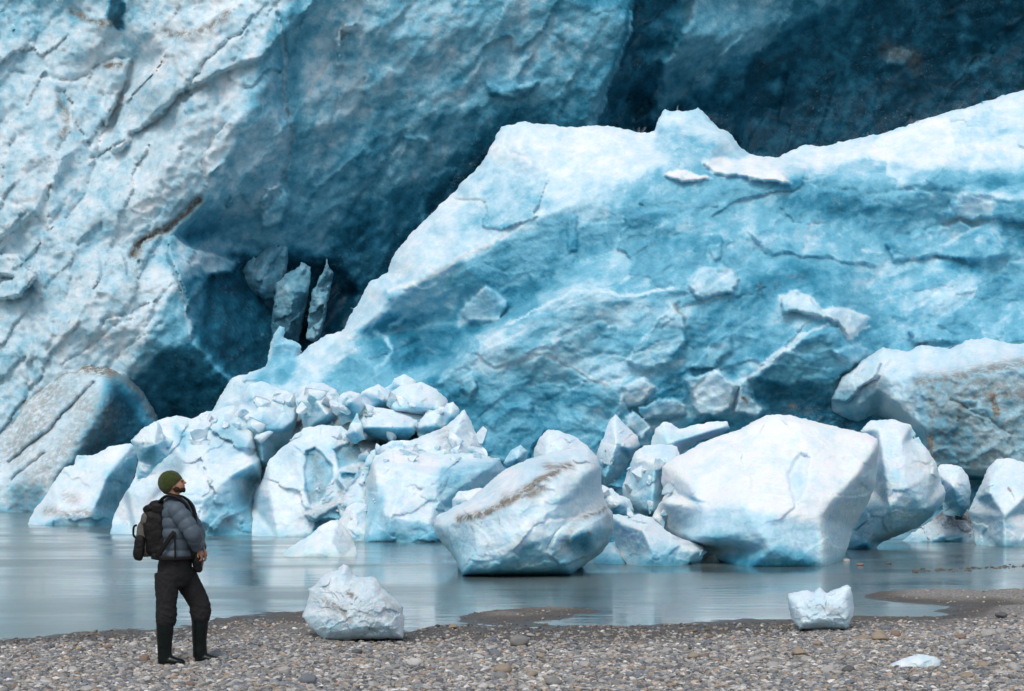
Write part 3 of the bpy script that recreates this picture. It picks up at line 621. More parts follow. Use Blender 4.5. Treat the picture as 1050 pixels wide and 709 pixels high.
# dirty block and upright slab at the right edge
F = mass('dirty_ice_block', [(850, 412), (855, 395), (862, 384), (874, 376), (884, 368), (896, 362), (906, 356), (930, 361), (945, 354), (975, 358), (990, 349), (1010, 346), (1037, 352), (1150, 340), (1160, 560, 0), (930, 560, 0), (938, 478, 0), (940, 462, 1), (928, 443, 1), (914, 431, 1), (898, 427), (880, 437), (862, 431), (852, 423)], 94, M_dirty,
    step=1.4, R=7, bulge=0.8, back=8, soft=2, seed=41, rk=.55, crk=.4, rough=2.0,
    ridges=[[(872, 395, 2), (905, 382, 3.5), (945, 386, 5.5), (985, 384, 6.5), (1037, 378, 7), (1150, 375, 7)], [(945, 400, 6), (948, 440, 6.2), (955, 482, 5.5), (1037, 484, 7), (1150, 484, 7)], [(950, 494, 1.0), (1037, 494, 1.0), (1150, 494, 1.0)]],
    pts=[(915, 410, 4.5), (880, 415, 3), (1000, 430, 7), (1000, 530, 0.5), (900, 400, 3.2)],
    plates=[([(852, 412), (862, 386), (886, 368), (905, 372), (895, 390), (880, 400), (868, 415)], 1.2, 0, 0, 2)],
    cracks=[([(880, 400), (900, 388), (915, 372)], 1.5, .8), ([(975, 410), (1005, 425), (1037, 445)], 1.2, .5)],
    relief=[('fbm', 5, 4, 0, .8), ('cell', 3.2, 2.2, 20, .6, 3, None, .06), ('cell', .9, .7, 20, .12, 13), ('fbm', .7, .6, 0, .3, 5), ('fbm', .3, .3, 0, .1, 6)],
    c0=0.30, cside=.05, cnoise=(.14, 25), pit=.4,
    paint=[([(850, 380), (906, 350), (1160, 335), (1160, 380), (1037, 372), (985, 384), (940, 384), (905, 400), (900, 425), (930, 445), (940, 470), (925, 470), (850, 425)], .14, 5),
           ([(852, 405), (880, 395), (905, 400), (912, 428), (880, 440), (855, 430)], .34, 6),
           ([(940, 395), (985, 390), (1160, 385), (1160, 486), (955, 486)], .30, 8), ([(925, 490), (1160, 488), (1160, 570), (920, 570)], .84, 3), ([(955, 440), (975, 430), (1000, 450), (990, 480), (960, 480)], .55, 10),  # undercut base painted deep, as shade under the overhang
           ([(905, 392), (940, 392), (945, 440), (925, 440), (905, 420)], .18, 5)],
    dirt=[([(942, 392), (960, 388), (985, 386), (1010, 380), (1060, 372)], .6, -7), ([(955, 395), (958, 425), (952, 445)], .5, -6), ([(980, 388), (985, 430)], .55, -8), ([(1018, 405), (1022, 425)], 1.0, -4), ([(954, 450), (956, 470)], 1.0, -4), ([(945, 392), (1160, 380), (1160, 484), (955, 484)], .36, 8), ([(1000, 400), (1160, 420)], .55, -20)])
T(F, 'white topped ice block with brown dirt streaks down its face at the right', 'ice block')
F2 = mass('ice_slab', [(1004, 350), (1002, 320), (1006, 292), (1005, 268), (1012, 260), (1024, 264), (1037, 266), (1150, 262), (1150, 400), (1008, 400)], 99, M_cliff,
    step=1.5, R=6, bulge=.6, back=6, seed=44, rough=1.5, ridges=[[(1016, 268, 1), (1020, 320, 2.5), (1014, 400, 3)]], pts=[(1080, 320, 1.5)], relief=WR, c0=.26, cnoise=(.12, 25))
T(F2, 'pale upright ice slab at the right edge above the dirt streaked block', 'ice slab')

# ------------------------------------------------------------------ bergs and rubble at the waterline
def berg(ol, vb, label, **kw):  # berg blues in cside and paint put shaded regions into the colour
    size = max(q[0] for q in ol) - min(q[0] for q in ol)
    Y = kw.pop('Y', None) or base_Y(vb); mpp = Y / FOC; S = size * mpp
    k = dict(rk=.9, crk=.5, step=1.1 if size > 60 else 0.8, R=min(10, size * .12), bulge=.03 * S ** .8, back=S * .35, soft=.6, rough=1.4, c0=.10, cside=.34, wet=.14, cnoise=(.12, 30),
             relief=[('fbm', S * .5, S * .4, 20, .035 * S), ('cell', S * .34, S * .24, 25, .045 * S, 3, None, .07), ('cell', S * .1 + .1, S * .08 + .1, 10, .010 * S, 6, None, .04), ('fbm', .5, .4, 0, .055, 8), ('fbm', .2, .16, 0, .02, 9)])
    k.update(kw); rl = k.pop('extra', ()); k['relief'] = list(k['relief']) + list(rl)
    mat = k.pop('mat', M_berg); nm = k.pop('name', 'iceberg'); cat = k.pop('cat', 'iceberg'); grp = k.pop('group', 'broken ice at the waterline')
    o = mass(nm, ol, Y, mat, **k); return T(o, label, cat, grp)
_bs = 100
def B(*a, **k):
    global _bs; _bs += 7; k.setdefault('seed', _bs % 90 + 5); return berg(*a, **k)

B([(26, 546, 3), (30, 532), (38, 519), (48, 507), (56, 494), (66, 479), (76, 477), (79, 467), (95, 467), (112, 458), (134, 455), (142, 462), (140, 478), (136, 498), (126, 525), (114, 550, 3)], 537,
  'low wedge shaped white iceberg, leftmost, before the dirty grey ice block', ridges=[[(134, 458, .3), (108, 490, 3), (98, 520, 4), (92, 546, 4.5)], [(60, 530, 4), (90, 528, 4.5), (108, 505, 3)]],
  paint=[([(140, 455), (110, 487), (98, 515), (90, 560), (150, 560), (150, 455)], .34, 7), ([(40, 538), (60, 528), (90, 530), (90, 548), (40, 548)], .22, 4)], dirt=[([(48, 524), (70, 528), (90, 526)], .5, -5), ([(66, 508), (78, 512)], .35, -6)])  # blue right side is shade painted into the colour
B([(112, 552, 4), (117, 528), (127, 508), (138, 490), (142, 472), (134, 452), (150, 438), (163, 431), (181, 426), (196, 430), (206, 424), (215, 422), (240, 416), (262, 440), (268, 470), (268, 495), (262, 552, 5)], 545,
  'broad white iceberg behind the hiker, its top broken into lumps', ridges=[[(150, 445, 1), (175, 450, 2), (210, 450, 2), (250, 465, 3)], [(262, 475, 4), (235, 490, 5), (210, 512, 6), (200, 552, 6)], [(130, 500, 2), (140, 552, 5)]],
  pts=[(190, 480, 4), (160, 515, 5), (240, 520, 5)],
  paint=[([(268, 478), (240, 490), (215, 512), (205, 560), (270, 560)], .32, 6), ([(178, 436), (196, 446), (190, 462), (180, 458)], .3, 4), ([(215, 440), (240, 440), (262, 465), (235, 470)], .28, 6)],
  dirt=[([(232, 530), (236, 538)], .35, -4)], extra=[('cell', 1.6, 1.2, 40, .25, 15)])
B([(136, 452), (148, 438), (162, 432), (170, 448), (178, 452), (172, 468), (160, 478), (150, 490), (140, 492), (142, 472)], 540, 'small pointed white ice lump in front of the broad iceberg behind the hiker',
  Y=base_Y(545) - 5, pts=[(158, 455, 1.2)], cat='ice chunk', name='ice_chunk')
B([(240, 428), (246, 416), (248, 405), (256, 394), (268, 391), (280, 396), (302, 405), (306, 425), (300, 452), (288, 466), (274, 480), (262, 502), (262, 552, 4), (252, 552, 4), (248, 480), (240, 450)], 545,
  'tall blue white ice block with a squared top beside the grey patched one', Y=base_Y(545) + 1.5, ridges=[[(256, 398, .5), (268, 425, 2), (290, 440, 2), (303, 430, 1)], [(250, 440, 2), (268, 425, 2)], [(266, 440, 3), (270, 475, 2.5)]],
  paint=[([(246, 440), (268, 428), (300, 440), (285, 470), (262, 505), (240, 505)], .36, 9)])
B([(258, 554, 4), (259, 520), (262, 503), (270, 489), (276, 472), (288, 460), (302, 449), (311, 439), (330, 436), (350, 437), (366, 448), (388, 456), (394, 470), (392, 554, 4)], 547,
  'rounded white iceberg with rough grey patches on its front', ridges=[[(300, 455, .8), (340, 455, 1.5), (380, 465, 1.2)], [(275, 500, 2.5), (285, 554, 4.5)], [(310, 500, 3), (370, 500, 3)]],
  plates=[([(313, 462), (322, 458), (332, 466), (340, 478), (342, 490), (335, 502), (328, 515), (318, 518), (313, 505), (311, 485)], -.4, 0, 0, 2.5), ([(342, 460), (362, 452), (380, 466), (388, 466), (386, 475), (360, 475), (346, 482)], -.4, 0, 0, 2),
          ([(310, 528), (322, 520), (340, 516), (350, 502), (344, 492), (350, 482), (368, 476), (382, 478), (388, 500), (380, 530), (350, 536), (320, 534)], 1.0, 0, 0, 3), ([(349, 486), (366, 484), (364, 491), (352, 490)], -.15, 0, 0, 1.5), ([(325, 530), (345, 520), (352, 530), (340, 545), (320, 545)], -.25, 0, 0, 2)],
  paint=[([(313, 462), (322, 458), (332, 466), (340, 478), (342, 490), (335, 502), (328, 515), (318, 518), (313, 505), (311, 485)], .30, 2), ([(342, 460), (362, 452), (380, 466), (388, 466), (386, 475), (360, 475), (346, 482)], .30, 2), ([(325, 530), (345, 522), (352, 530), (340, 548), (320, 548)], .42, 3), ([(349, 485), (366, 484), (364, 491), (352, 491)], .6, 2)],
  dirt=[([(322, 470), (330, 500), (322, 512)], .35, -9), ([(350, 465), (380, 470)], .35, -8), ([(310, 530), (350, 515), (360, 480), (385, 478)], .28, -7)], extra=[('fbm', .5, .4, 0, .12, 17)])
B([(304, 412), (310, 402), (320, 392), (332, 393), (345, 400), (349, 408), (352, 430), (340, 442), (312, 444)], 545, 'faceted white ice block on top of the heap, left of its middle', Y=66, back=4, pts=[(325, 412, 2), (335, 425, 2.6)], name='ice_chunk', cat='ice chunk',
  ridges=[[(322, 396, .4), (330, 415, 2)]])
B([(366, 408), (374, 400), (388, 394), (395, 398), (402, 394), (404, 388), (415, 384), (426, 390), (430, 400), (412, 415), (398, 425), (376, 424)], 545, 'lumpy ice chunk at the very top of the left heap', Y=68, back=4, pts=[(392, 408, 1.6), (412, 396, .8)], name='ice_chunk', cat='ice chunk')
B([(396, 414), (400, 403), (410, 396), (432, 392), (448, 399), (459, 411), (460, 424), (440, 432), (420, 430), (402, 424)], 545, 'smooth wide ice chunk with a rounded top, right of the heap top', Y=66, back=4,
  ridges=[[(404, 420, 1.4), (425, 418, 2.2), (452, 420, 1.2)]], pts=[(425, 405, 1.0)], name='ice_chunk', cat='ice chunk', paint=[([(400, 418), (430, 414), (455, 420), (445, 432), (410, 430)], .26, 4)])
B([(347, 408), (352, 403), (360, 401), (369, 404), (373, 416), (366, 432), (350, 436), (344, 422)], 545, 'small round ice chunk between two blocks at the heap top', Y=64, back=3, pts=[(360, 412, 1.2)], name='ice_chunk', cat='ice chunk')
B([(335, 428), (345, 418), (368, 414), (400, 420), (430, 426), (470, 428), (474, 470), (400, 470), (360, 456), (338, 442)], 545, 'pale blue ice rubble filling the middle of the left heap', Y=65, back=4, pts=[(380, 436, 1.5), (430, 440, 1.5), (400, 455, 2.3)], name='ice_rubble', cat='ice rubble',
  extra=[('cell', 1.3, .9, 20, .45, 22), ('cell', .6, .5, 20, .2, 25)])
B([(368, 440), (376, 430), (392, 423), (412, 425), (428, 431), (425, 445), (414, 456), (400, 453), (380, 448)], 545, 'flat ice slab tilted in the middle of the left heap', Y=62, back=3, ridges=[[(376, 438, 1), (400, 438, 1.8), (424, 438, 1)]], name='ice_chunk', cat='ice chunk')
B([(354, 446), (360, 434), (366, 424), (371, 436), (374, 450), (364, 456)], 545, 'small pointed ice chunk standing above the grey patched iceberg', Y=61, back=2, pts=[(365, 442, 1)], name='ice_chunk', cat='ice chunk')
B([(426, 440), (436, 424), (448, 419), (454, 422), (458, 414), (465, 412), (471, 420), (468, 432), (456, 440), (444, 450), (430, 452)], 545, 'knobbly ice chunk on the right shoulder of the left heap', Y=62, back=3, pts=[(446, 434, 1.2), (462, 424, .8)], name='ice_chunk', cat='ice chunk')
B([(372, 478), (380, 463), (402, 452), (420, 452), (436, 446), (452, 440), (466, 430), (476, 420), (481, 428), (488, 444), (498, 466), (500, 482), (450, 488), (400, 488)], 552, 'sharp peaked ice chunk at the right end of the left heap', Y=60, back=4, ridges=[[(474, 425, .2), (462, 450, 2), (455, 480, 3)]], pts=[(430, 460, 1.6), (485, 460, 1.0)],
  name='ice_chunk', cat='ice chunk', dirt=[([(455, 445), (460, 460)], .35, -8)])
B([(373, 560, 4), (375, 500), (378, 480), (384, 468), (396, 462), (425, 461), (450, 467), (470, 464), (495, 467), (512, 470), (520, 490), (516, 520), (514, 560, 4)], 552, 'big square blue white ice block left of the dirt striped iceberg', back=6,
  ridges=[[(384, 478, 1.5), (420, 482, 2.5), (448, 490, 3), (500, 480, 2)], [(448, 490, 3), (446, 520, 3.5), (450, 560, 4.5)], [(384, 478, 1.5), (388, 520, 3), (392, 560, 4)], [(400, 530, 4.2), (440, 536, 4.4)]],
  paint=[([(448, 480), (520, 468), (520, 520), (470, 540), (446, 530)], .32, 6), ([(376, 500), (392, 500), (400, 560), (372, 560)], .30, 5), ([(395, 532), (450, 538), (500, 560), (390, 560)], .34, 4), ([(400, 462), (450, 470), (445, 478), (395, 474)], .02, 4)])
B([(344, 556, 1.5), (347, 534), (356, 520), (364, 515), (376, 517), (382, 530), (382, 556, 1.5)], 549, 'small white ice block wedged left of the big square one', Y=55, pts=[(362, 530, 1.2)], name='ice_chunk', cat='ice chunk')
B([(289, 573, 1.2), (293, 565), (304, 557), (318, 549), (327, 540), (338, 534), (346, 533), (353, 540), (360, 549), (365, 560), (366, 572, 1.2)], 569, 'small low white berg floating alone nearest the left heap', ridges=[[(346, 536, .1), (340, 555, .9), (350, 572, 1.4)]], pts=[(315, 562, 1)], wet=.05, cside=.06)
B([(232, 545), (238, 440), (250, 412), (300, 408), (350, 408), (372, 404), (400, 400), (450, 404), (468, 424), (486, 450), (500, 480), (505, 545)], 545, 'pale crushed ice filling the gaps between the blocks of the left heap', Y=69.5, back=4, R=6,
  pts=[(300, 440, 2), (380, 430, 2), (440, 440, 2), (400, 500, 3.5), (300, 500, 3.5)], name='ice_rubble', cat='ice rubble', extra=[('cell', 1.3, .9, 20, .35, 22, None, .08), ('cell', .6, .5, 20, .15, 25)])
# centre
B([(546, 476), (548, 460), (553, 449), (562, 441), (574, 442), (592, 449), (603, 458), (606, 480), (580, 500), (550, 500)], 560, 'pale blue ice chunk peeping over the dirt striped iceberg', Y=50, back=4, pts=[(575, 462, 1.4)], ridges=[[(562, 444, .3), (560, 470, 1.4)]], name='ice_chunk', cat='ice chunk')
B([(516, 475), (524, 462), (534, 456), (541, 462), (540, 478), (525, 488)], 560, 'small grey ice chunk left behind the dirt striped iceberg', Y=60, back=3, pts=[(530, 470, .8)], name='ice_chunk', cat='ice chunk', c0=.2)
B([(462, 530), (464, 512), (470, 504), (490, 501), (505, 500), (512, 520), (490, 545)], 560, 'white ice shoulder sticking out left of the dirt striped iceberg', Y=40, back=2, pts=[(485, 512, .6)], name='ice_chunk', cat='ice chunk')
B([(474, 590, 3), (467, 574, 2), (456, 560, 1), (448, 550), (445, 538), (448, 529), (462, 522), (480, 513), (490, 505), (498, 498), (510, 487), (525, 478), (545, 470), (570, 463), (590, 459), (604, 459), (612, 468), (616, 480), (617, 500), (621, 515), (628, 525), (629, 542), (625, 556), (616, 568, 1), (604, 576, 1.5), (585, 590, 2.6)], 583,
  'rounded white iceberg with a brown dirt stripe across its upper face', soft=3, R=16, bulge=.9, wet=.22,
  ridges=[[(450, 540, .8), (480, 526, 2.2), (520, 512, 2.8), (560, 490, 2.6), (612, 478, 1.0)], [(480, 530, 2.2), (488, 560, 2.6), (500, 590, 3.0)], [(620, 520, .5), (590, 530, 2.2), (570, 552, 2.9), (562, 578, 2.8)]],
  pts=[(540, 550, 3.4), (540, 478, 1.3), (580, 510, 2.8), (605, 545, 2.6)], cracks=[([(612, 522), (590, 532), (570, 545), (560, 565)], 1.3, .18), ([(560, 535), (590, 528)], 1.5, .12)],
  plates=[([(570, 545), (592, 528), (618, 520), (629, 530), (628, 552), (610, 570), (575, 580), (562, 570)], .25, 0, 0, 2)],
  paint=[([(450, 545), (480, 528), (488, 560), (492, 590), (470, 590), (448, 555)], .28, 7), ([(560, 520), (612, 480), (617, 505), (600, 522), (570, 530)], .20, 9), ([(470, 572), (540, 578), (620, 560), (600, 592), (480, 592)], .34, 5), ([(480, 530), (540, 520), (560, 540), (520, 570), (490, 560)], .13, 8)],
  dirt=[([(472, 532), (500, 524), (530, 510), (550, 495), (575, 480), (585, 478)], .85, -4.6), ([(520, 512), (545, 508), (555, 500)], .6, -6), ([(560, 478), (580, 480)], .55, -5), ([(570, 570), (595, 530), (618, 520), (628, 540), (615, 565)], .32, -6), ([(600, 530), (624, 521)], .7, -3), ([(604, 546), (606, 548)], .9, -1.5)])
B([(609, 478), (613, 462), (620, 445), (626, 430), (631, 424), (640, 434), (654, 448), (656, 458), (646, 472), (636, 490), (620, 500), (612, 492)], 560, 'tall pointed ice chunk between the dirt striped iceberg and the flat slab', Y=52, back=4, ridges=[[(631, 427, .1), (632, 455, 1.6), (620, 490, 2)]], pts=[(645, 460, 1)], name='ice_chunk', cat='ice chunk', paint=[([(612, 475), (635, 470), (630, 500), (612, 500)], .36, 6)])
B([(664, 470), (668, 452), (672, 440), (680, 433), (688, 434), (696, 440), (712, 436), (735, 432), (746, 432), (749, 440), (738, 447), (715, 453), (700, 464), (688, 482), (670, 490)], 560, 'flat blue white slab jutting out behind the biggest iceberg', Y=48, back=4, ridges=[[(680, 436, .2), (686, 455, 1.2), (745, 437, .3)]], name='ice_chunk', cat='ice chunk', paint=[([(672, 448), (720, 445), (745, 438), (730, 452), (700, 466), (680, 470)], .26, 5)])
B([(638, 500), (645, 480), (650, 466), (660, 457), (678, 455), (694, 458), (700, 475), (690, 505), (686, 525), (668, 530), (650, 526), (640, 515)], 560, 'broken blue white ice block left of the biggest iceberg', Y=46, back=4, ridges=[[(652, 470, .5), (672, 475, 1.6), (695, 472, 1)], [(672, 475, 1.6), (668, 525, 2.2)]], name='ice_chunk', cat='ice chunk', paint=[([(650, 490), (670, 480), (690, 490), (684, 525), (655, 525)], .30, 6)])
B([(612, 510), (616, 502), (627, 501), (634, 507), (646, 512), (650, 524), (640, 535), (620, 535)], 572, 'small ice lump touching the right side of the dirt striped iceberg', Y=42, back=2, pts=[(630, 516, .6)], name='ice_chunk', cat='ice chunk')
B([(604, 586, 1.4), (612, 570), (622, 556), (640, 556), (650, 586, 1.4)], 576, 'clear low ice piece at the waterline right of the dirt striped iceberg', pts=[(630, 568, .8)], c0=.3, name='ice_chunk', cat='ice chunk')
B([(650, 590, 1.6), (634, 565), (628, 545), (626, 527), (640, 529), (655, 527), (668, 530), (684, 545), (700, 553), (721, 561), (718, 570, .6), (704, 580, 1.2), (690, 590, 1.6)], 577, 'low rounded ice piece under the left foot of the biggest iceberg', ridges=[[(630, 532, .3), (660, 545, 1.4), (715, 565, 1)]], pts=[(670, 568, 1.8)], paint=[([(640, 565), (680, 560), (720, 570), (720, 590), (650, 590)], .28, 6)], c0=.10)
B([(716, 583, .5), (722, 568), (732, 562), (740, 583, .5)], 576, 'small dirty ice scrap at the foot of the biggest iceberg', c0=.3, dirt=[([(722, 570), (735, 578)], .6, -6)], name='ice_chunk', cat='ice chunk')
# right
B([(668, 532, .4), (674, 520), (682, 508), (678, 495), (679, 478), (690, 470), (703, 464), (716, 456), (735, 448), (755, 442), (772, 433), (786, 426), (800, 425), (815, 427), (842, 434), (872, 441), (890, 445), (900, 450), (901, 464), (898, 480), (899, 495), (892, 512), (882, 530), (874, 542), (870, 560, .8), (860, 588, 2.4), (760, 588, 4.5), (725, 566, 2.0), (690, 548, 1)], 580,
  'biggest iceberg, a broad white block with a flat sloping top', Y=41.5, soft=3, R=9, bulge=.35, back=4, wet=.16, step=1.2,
  ridges=[[(680, 512, 1.2), (720, 520, 3.2), (760, 516, 4.2), (800, 525, 4.6), (842, 530, 4.2)], [(900, 458, .6), (880, 485, 2.4), (862, 505, 3.4), (842, 530, 4.2), (846, 560, 4.2), (848, 588, 4.4)], [(830, 470, 2.0), (820, 490, 3.0), (826, 510, 4.0)], [(710, 552, 3.6), (790, 562, 5.0), (844, 572, 4.4)]],
  pts=[(760, 470, 1.6), (700, 490, 1.4), (800, 450, .8), (870, 460, .8), (780, 545, 5.0), (720, 540, 3.6)],
  plates=[([(806, 485), (820, 462), (832, 468), (828, 500), (815, 520), (808, 505)], -.28, 0, 0, 4)],
  cracks=[([(690, 500), (705, 512), (725, 516)], 1.6, .25)],
  relief=[('fbm', 3.2, 1.6, 10, .22), ('cell', 1.6, 1.1, 25, .12, 3), ('fbm', .6, .4, 0, .05, 5), ('ridge', 1.5, .3, 15, .035, 7), ('fbm', .2, .15, 0, .015, 9)],
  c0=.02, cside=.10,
  paint=[([(684, 522), (760, 520), (800, 530), (842, 540), (846, 590), (740, 590), (700, 560)], .22, 8), ([(740, 568), (800, 560), (835, 570), (840, 592), (740, 592)], .44, 5), ([(720, 545), (790, 552), (760, 566), (710, 560)], .34, 7),
         ([(845, 535), (865, 508), (900, 465), (905, 500), (870, 560), (862, 590), (848, 590)], .22, 5), ([(808, 490), (824, 470), (826, 500), (815, 515)], .13, 6), ([(700, 505), (722, 514), (715, 518)], .3, 2)])  # bluer lower front and right side hold painted shade
B([(866, 566, 1.0), (872, 545), (880, 520), (892, 500), (896, 470), (882, 442), (893, 431), (915, 430), (934, 436), (939, 446), (932, 452), (942, 448), (950, 460), (960, 474), (964, 490), (970, 505), (966, 518), (956, 530), (940, 542), (920, 550), (905, 556), (893, 568, 1.2)], 562,
  'upright white iceberg with an undercut blue foot behind the biggest one', ridges=[[(900, 440, .6), (925, 455, 1.4), (950, 475, 1.2)], [(905, 470, 2), (912, 520, 2.8), (890, 556, 1.8)], [(955, 485, 1.4), (950, 522, 2.0), (915, 545, 1.8)]], pts=[(930, 500, 2.8)],
  paint=[([(880, 520), (905, 515), (950, 525), (940, 545), (900, 560), (880, 570), (866, 560)], .32, 7), ([(866, 556), (882, 552), (895, 560), (890, 572), (864, 572)], .5, 3)])
B([(958, 484), (964, 477), (975, 476), (986, 479), (993, 490), (996, 504), (994, 520), (985, 530), (968, 528), (964, 510)], 556, 'small rounded white ice lump between the two right icebergs', Y=52, back=3, pts=[(978, 500, 1.2)], name='ice_chunk', cat='ice chunk')
B([(915, 566, .8), (925, 554), (940, 544), (955, 534), (966, 523), (974, 526), (980, 533), (992, 534), (998, 540), (1002, 550), (1000, 566, .8)], 557, 'heap of dirty white slush ice at the waterline on the right', Y=54, back=3, pts=[(960, 548, 1.1), (985, 548, 1.1)], name='ice_rubble', cat='ice rubble', extra=[('cell', .5, .4, 0, .14, 22)], c0=.12, rough=2.5, dirt=[([(960, 530), (990, 540)], .5, -9), ([(985, 528), (995, 536)], .8, -5)])
B([(976, 540), (980, 524), (990, 520), (998, 528), (1000, 542)], 556, 'dirty brownish ice lump above the slush heap on the right', Y=55, back=2, pts=[(988, 532, .6)], c0=.2, dirt=[([(980, 530), (998, 536)], .9, -9)], name='ice_chunk', cat='ice chunk')
B([(1002, 566, 1.2), (998, 545), (993, 524), (1000, 510), (1007, 494), (1013, 480), (1022, 471), (1034, 470), (1050, 474), (1070, 490), (1080, 520), (1084, 566, 1.2)], 558, 'rounded white iceberg cut off by the right edge of the photo', ridges=[[(1024, 474, .2), (1014, 505, 1.6), (1030, 530, 2.4), (1030, 566, 2.6)]], pts=[(1050, 510, 2)], dirt=[([(1035, 502), (1037, 504)], .8, -1.5)])
# rubble line at the back between the left heap and the centre
B([(560, 500), (575, 492), (600, 494), (640, 500), (660, 520), (655, 560, 2), (560, 560, 2)], 560, 'blue shadowed ice rubble low between the centre and right icebergs', Y=53, back=3, pts=[(620, 520, 1.5)], c0=.3, name='ice_rubble', cat='ice rubble', extra=[('cell', .8, .6, 0, .3, 22)])  # shadow put into the bluer base colour

# stranded ice on the beach
NR = [('fbm', .5, .4, 20, .07), ('cell', .28, .22, 25, .05, 3), ('cell', .1, .08, 10, .02, 6), ('fbm', .06, .05, 0, .010, 8)]
def stranded(ol, u, v, Y, label, **kw):
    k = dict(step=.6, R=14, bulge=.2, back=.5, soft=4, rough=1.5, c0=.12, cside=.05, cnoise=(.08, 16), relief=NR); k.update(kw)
    return T(mass('ice_chunk', ol, Y, M_near, **k), label, 'ice chunk', 'ice stranded on the gravel')
stranded([(310, 633, .1), (314, 622), (317, 610), (316, 604), (322, 601), (329, 592), (340, 586), (346, 585), (352, 578), (357, 580), (362, 590), (370, 592), (380, 591), (387, 594), (393, 604), (401, 610), (406, 615), (413, 622), (415, 636, .1), (413, 655, .3), (333, 657, .4), (319, 645, .3)], 0, 0, 18.6,
  'lumpy grimy white ice boulder stranded on the beach beside the hiker', c0=.10, ridges=[[(330, 600, .15), (350, 612, .45), (385, 612, .4), (404, 625, .3)], [(350, 612, .45), (356, 635, .55), (360, 655, .5)]], pts=[(335, 630, .4), (390, 635, .5)],
  dirt=[([(357, 608), (361, 610)], .7, -4), ([(335, 618), (350, 625), (358, 634)], .5, -6), ([(340, 600), (390, 612), (380, 640), (330, 635)], .22, 10), ([(300, 570), (420, 570), (420, 660), (300, 660)], .13, 5), ([(396, 616), (412, 626)], .35, -5), ([(395, 625), (408, 640)], .25, -8)], paint=[([(315, 632), (345, 636), (370, 640), (400, 645), (405, 658), (325, 658)], .2, 6)])
stranded([(807, 612), (809, 609), (822, 606), (828, 605), (834, 608), (841, 602), (847, 608), (858, 604), (868, 600), (873, 602), (875, 618), (875, 632, .1), (868, 645, .3), (820, 646, .3), (812, 636, .1)], 0, 0, 19.8,
  'squarish clean white ice chunk with a notched top on the right beach', ridges=[[(812, 616, .15), (840, 614, .25), (866, 610, .2)], [(866, 610, .2), (866, 640, .35)], [(814, 620, .2), (824, 640, .4)]], pts=[(845, 628, .4)], dirt=[([(830, 623), (860, 626)], .3, -5)], R=8)
stranded([(911, 683, .0), (922, 677), (933, 673), (947, 671), (958, 673), (964, 678), (965, 684), (956, 690, .1), (940, 692, .12), (922, 689, .08)], 0, 0, 14.45,
  'small flat translucent ice piece lying among stones at the lower right', pts=[(942, 680, .2)], R=8, bulge=.1, c0=.08, back=.25, relief=[('cell', .1, .08, 10, .02, 6), ('fbm', .06, .05, 0, .008, 8)])
# ------------------------------------------------------------------ angular fragments packed on the heaps
fr = np.random.RandomState(5)
M_frag = ice_mat('fragment_ice', 0.06, vary=0.10, bump=.8)
def chunk_mesh(seed):
    r = np.random.RandomState(seed); v = sv0.copy() * 2.2
    for _ in range(15):
        d = r.randn(3); d /= np.linalg.norm(d); h = .45 + .40 * r.rand()
        t = v @ d; v = v - np.clip(t - h, 0, None)[:, None] * d
    v = v / np.abs(v).max() * 1.1
    v = v + .012 * np.stack([fbm(v[:, 0] * 3 + v[:, 2], v[:, 1] * 3, seed + q, 4) for q in range(3)], 1)
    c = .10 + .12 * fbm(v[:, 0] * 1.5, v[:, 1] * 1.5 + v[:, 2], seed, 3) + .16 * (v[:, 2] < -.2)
    return v, np.stack([np.clip(c, 0, 1), np.zeros(len(v)), np.zeros(len(v))], 1)
import bmesh as _b
_bm = _b.new(); _b.ops.create_icosphere(_bm, subdivisions=5, radius=1.0); sv0 = np.array([q.co[:] for q in _bm.verts]); sf0 = np.array([[q.index for q in t.verts] for t in _bm.faces]); _bm.free()
protos = []
dgs = bpy.context.evaluated_depsgraph_get()
def hit(u, v):
    d = Vector(((u - CU) / FOC, 1, (HV - v) / FOC)).normalized()
    ok, loc, no, idx, ob, _ = scene.ray_cast(dgs, Vector((0, 0, CH)), d)
    return (loc, ob.name) if ok else (None, '')
def frag(u, v, w, where, group, sz=(1, .8, .75)):
    loc, on = hit(u, v)
    if 'slush' in group and not on.startswith('ice_rubble'): return
    if loc is None or not (on.startswith('ice') and 'cliff' not in on and 'slab' not in on) or loc.y > 75: return
    if len(protos) < 9:
        a, at = chunk_mesh(len(protos) * 7 + 3); o = mesh_np('ice_fragment', a, None, M_frag, True, tris=sf0, attrs={'ice': at}); protos.append(o)
    else:
        o = protos[fr.randint(9)].copy(); C.objects.link(o)
    r = w * .5 * loc.y / FOC * 1.15
    o.location = (loc.x, loc.y - r * .05, loc.z); o.rotation_euler = (fr.rand() * .9, fr.rand() * .9, fr.rand() * 6.28); o.scale = (r * sz[0], r * (.7 + .4 * fr.rand()), r * (.6 + .4 * fr.rand()))
    tag(o, where, 'ice fragment', group)
LH = 'small angular ice fragments packed into the left heap'; CHp = 'small angular ice fragments between the centre icebergs'
def side(u, v):
    if u < 245: a = 'on the broad iceberg behind the hiker'
    elif u < 300: a = 'beside the tall squared blue white block'
    elif u < 350: a = 'above the grey patched iceberg'
    elif u < 400: a = 'in the middle of the left heap'
    elif u < 450: a = 'right of the left heap middle'
    else: a = 'by the sharp peaked chunk'
    return ('angular ice fragment ' + ('high ' if v < 425 else ('halfway up ' if v < 455 else 'low ')) + a)
for _ in range(62):
    u = 205 + 290 * fr.rand(); lo = np.interp(u, [205, 250, 320, 400, 450, 500], [428, 408, 400, 396, 410, 455]); v = lo + (475 - lo) * fr.rand() ** .9
    if 258 < u < 372 and v > 452: continue
    frag(u, v, 10 + 17 * fr.rand() ** 1.3, side(u, v), LH)
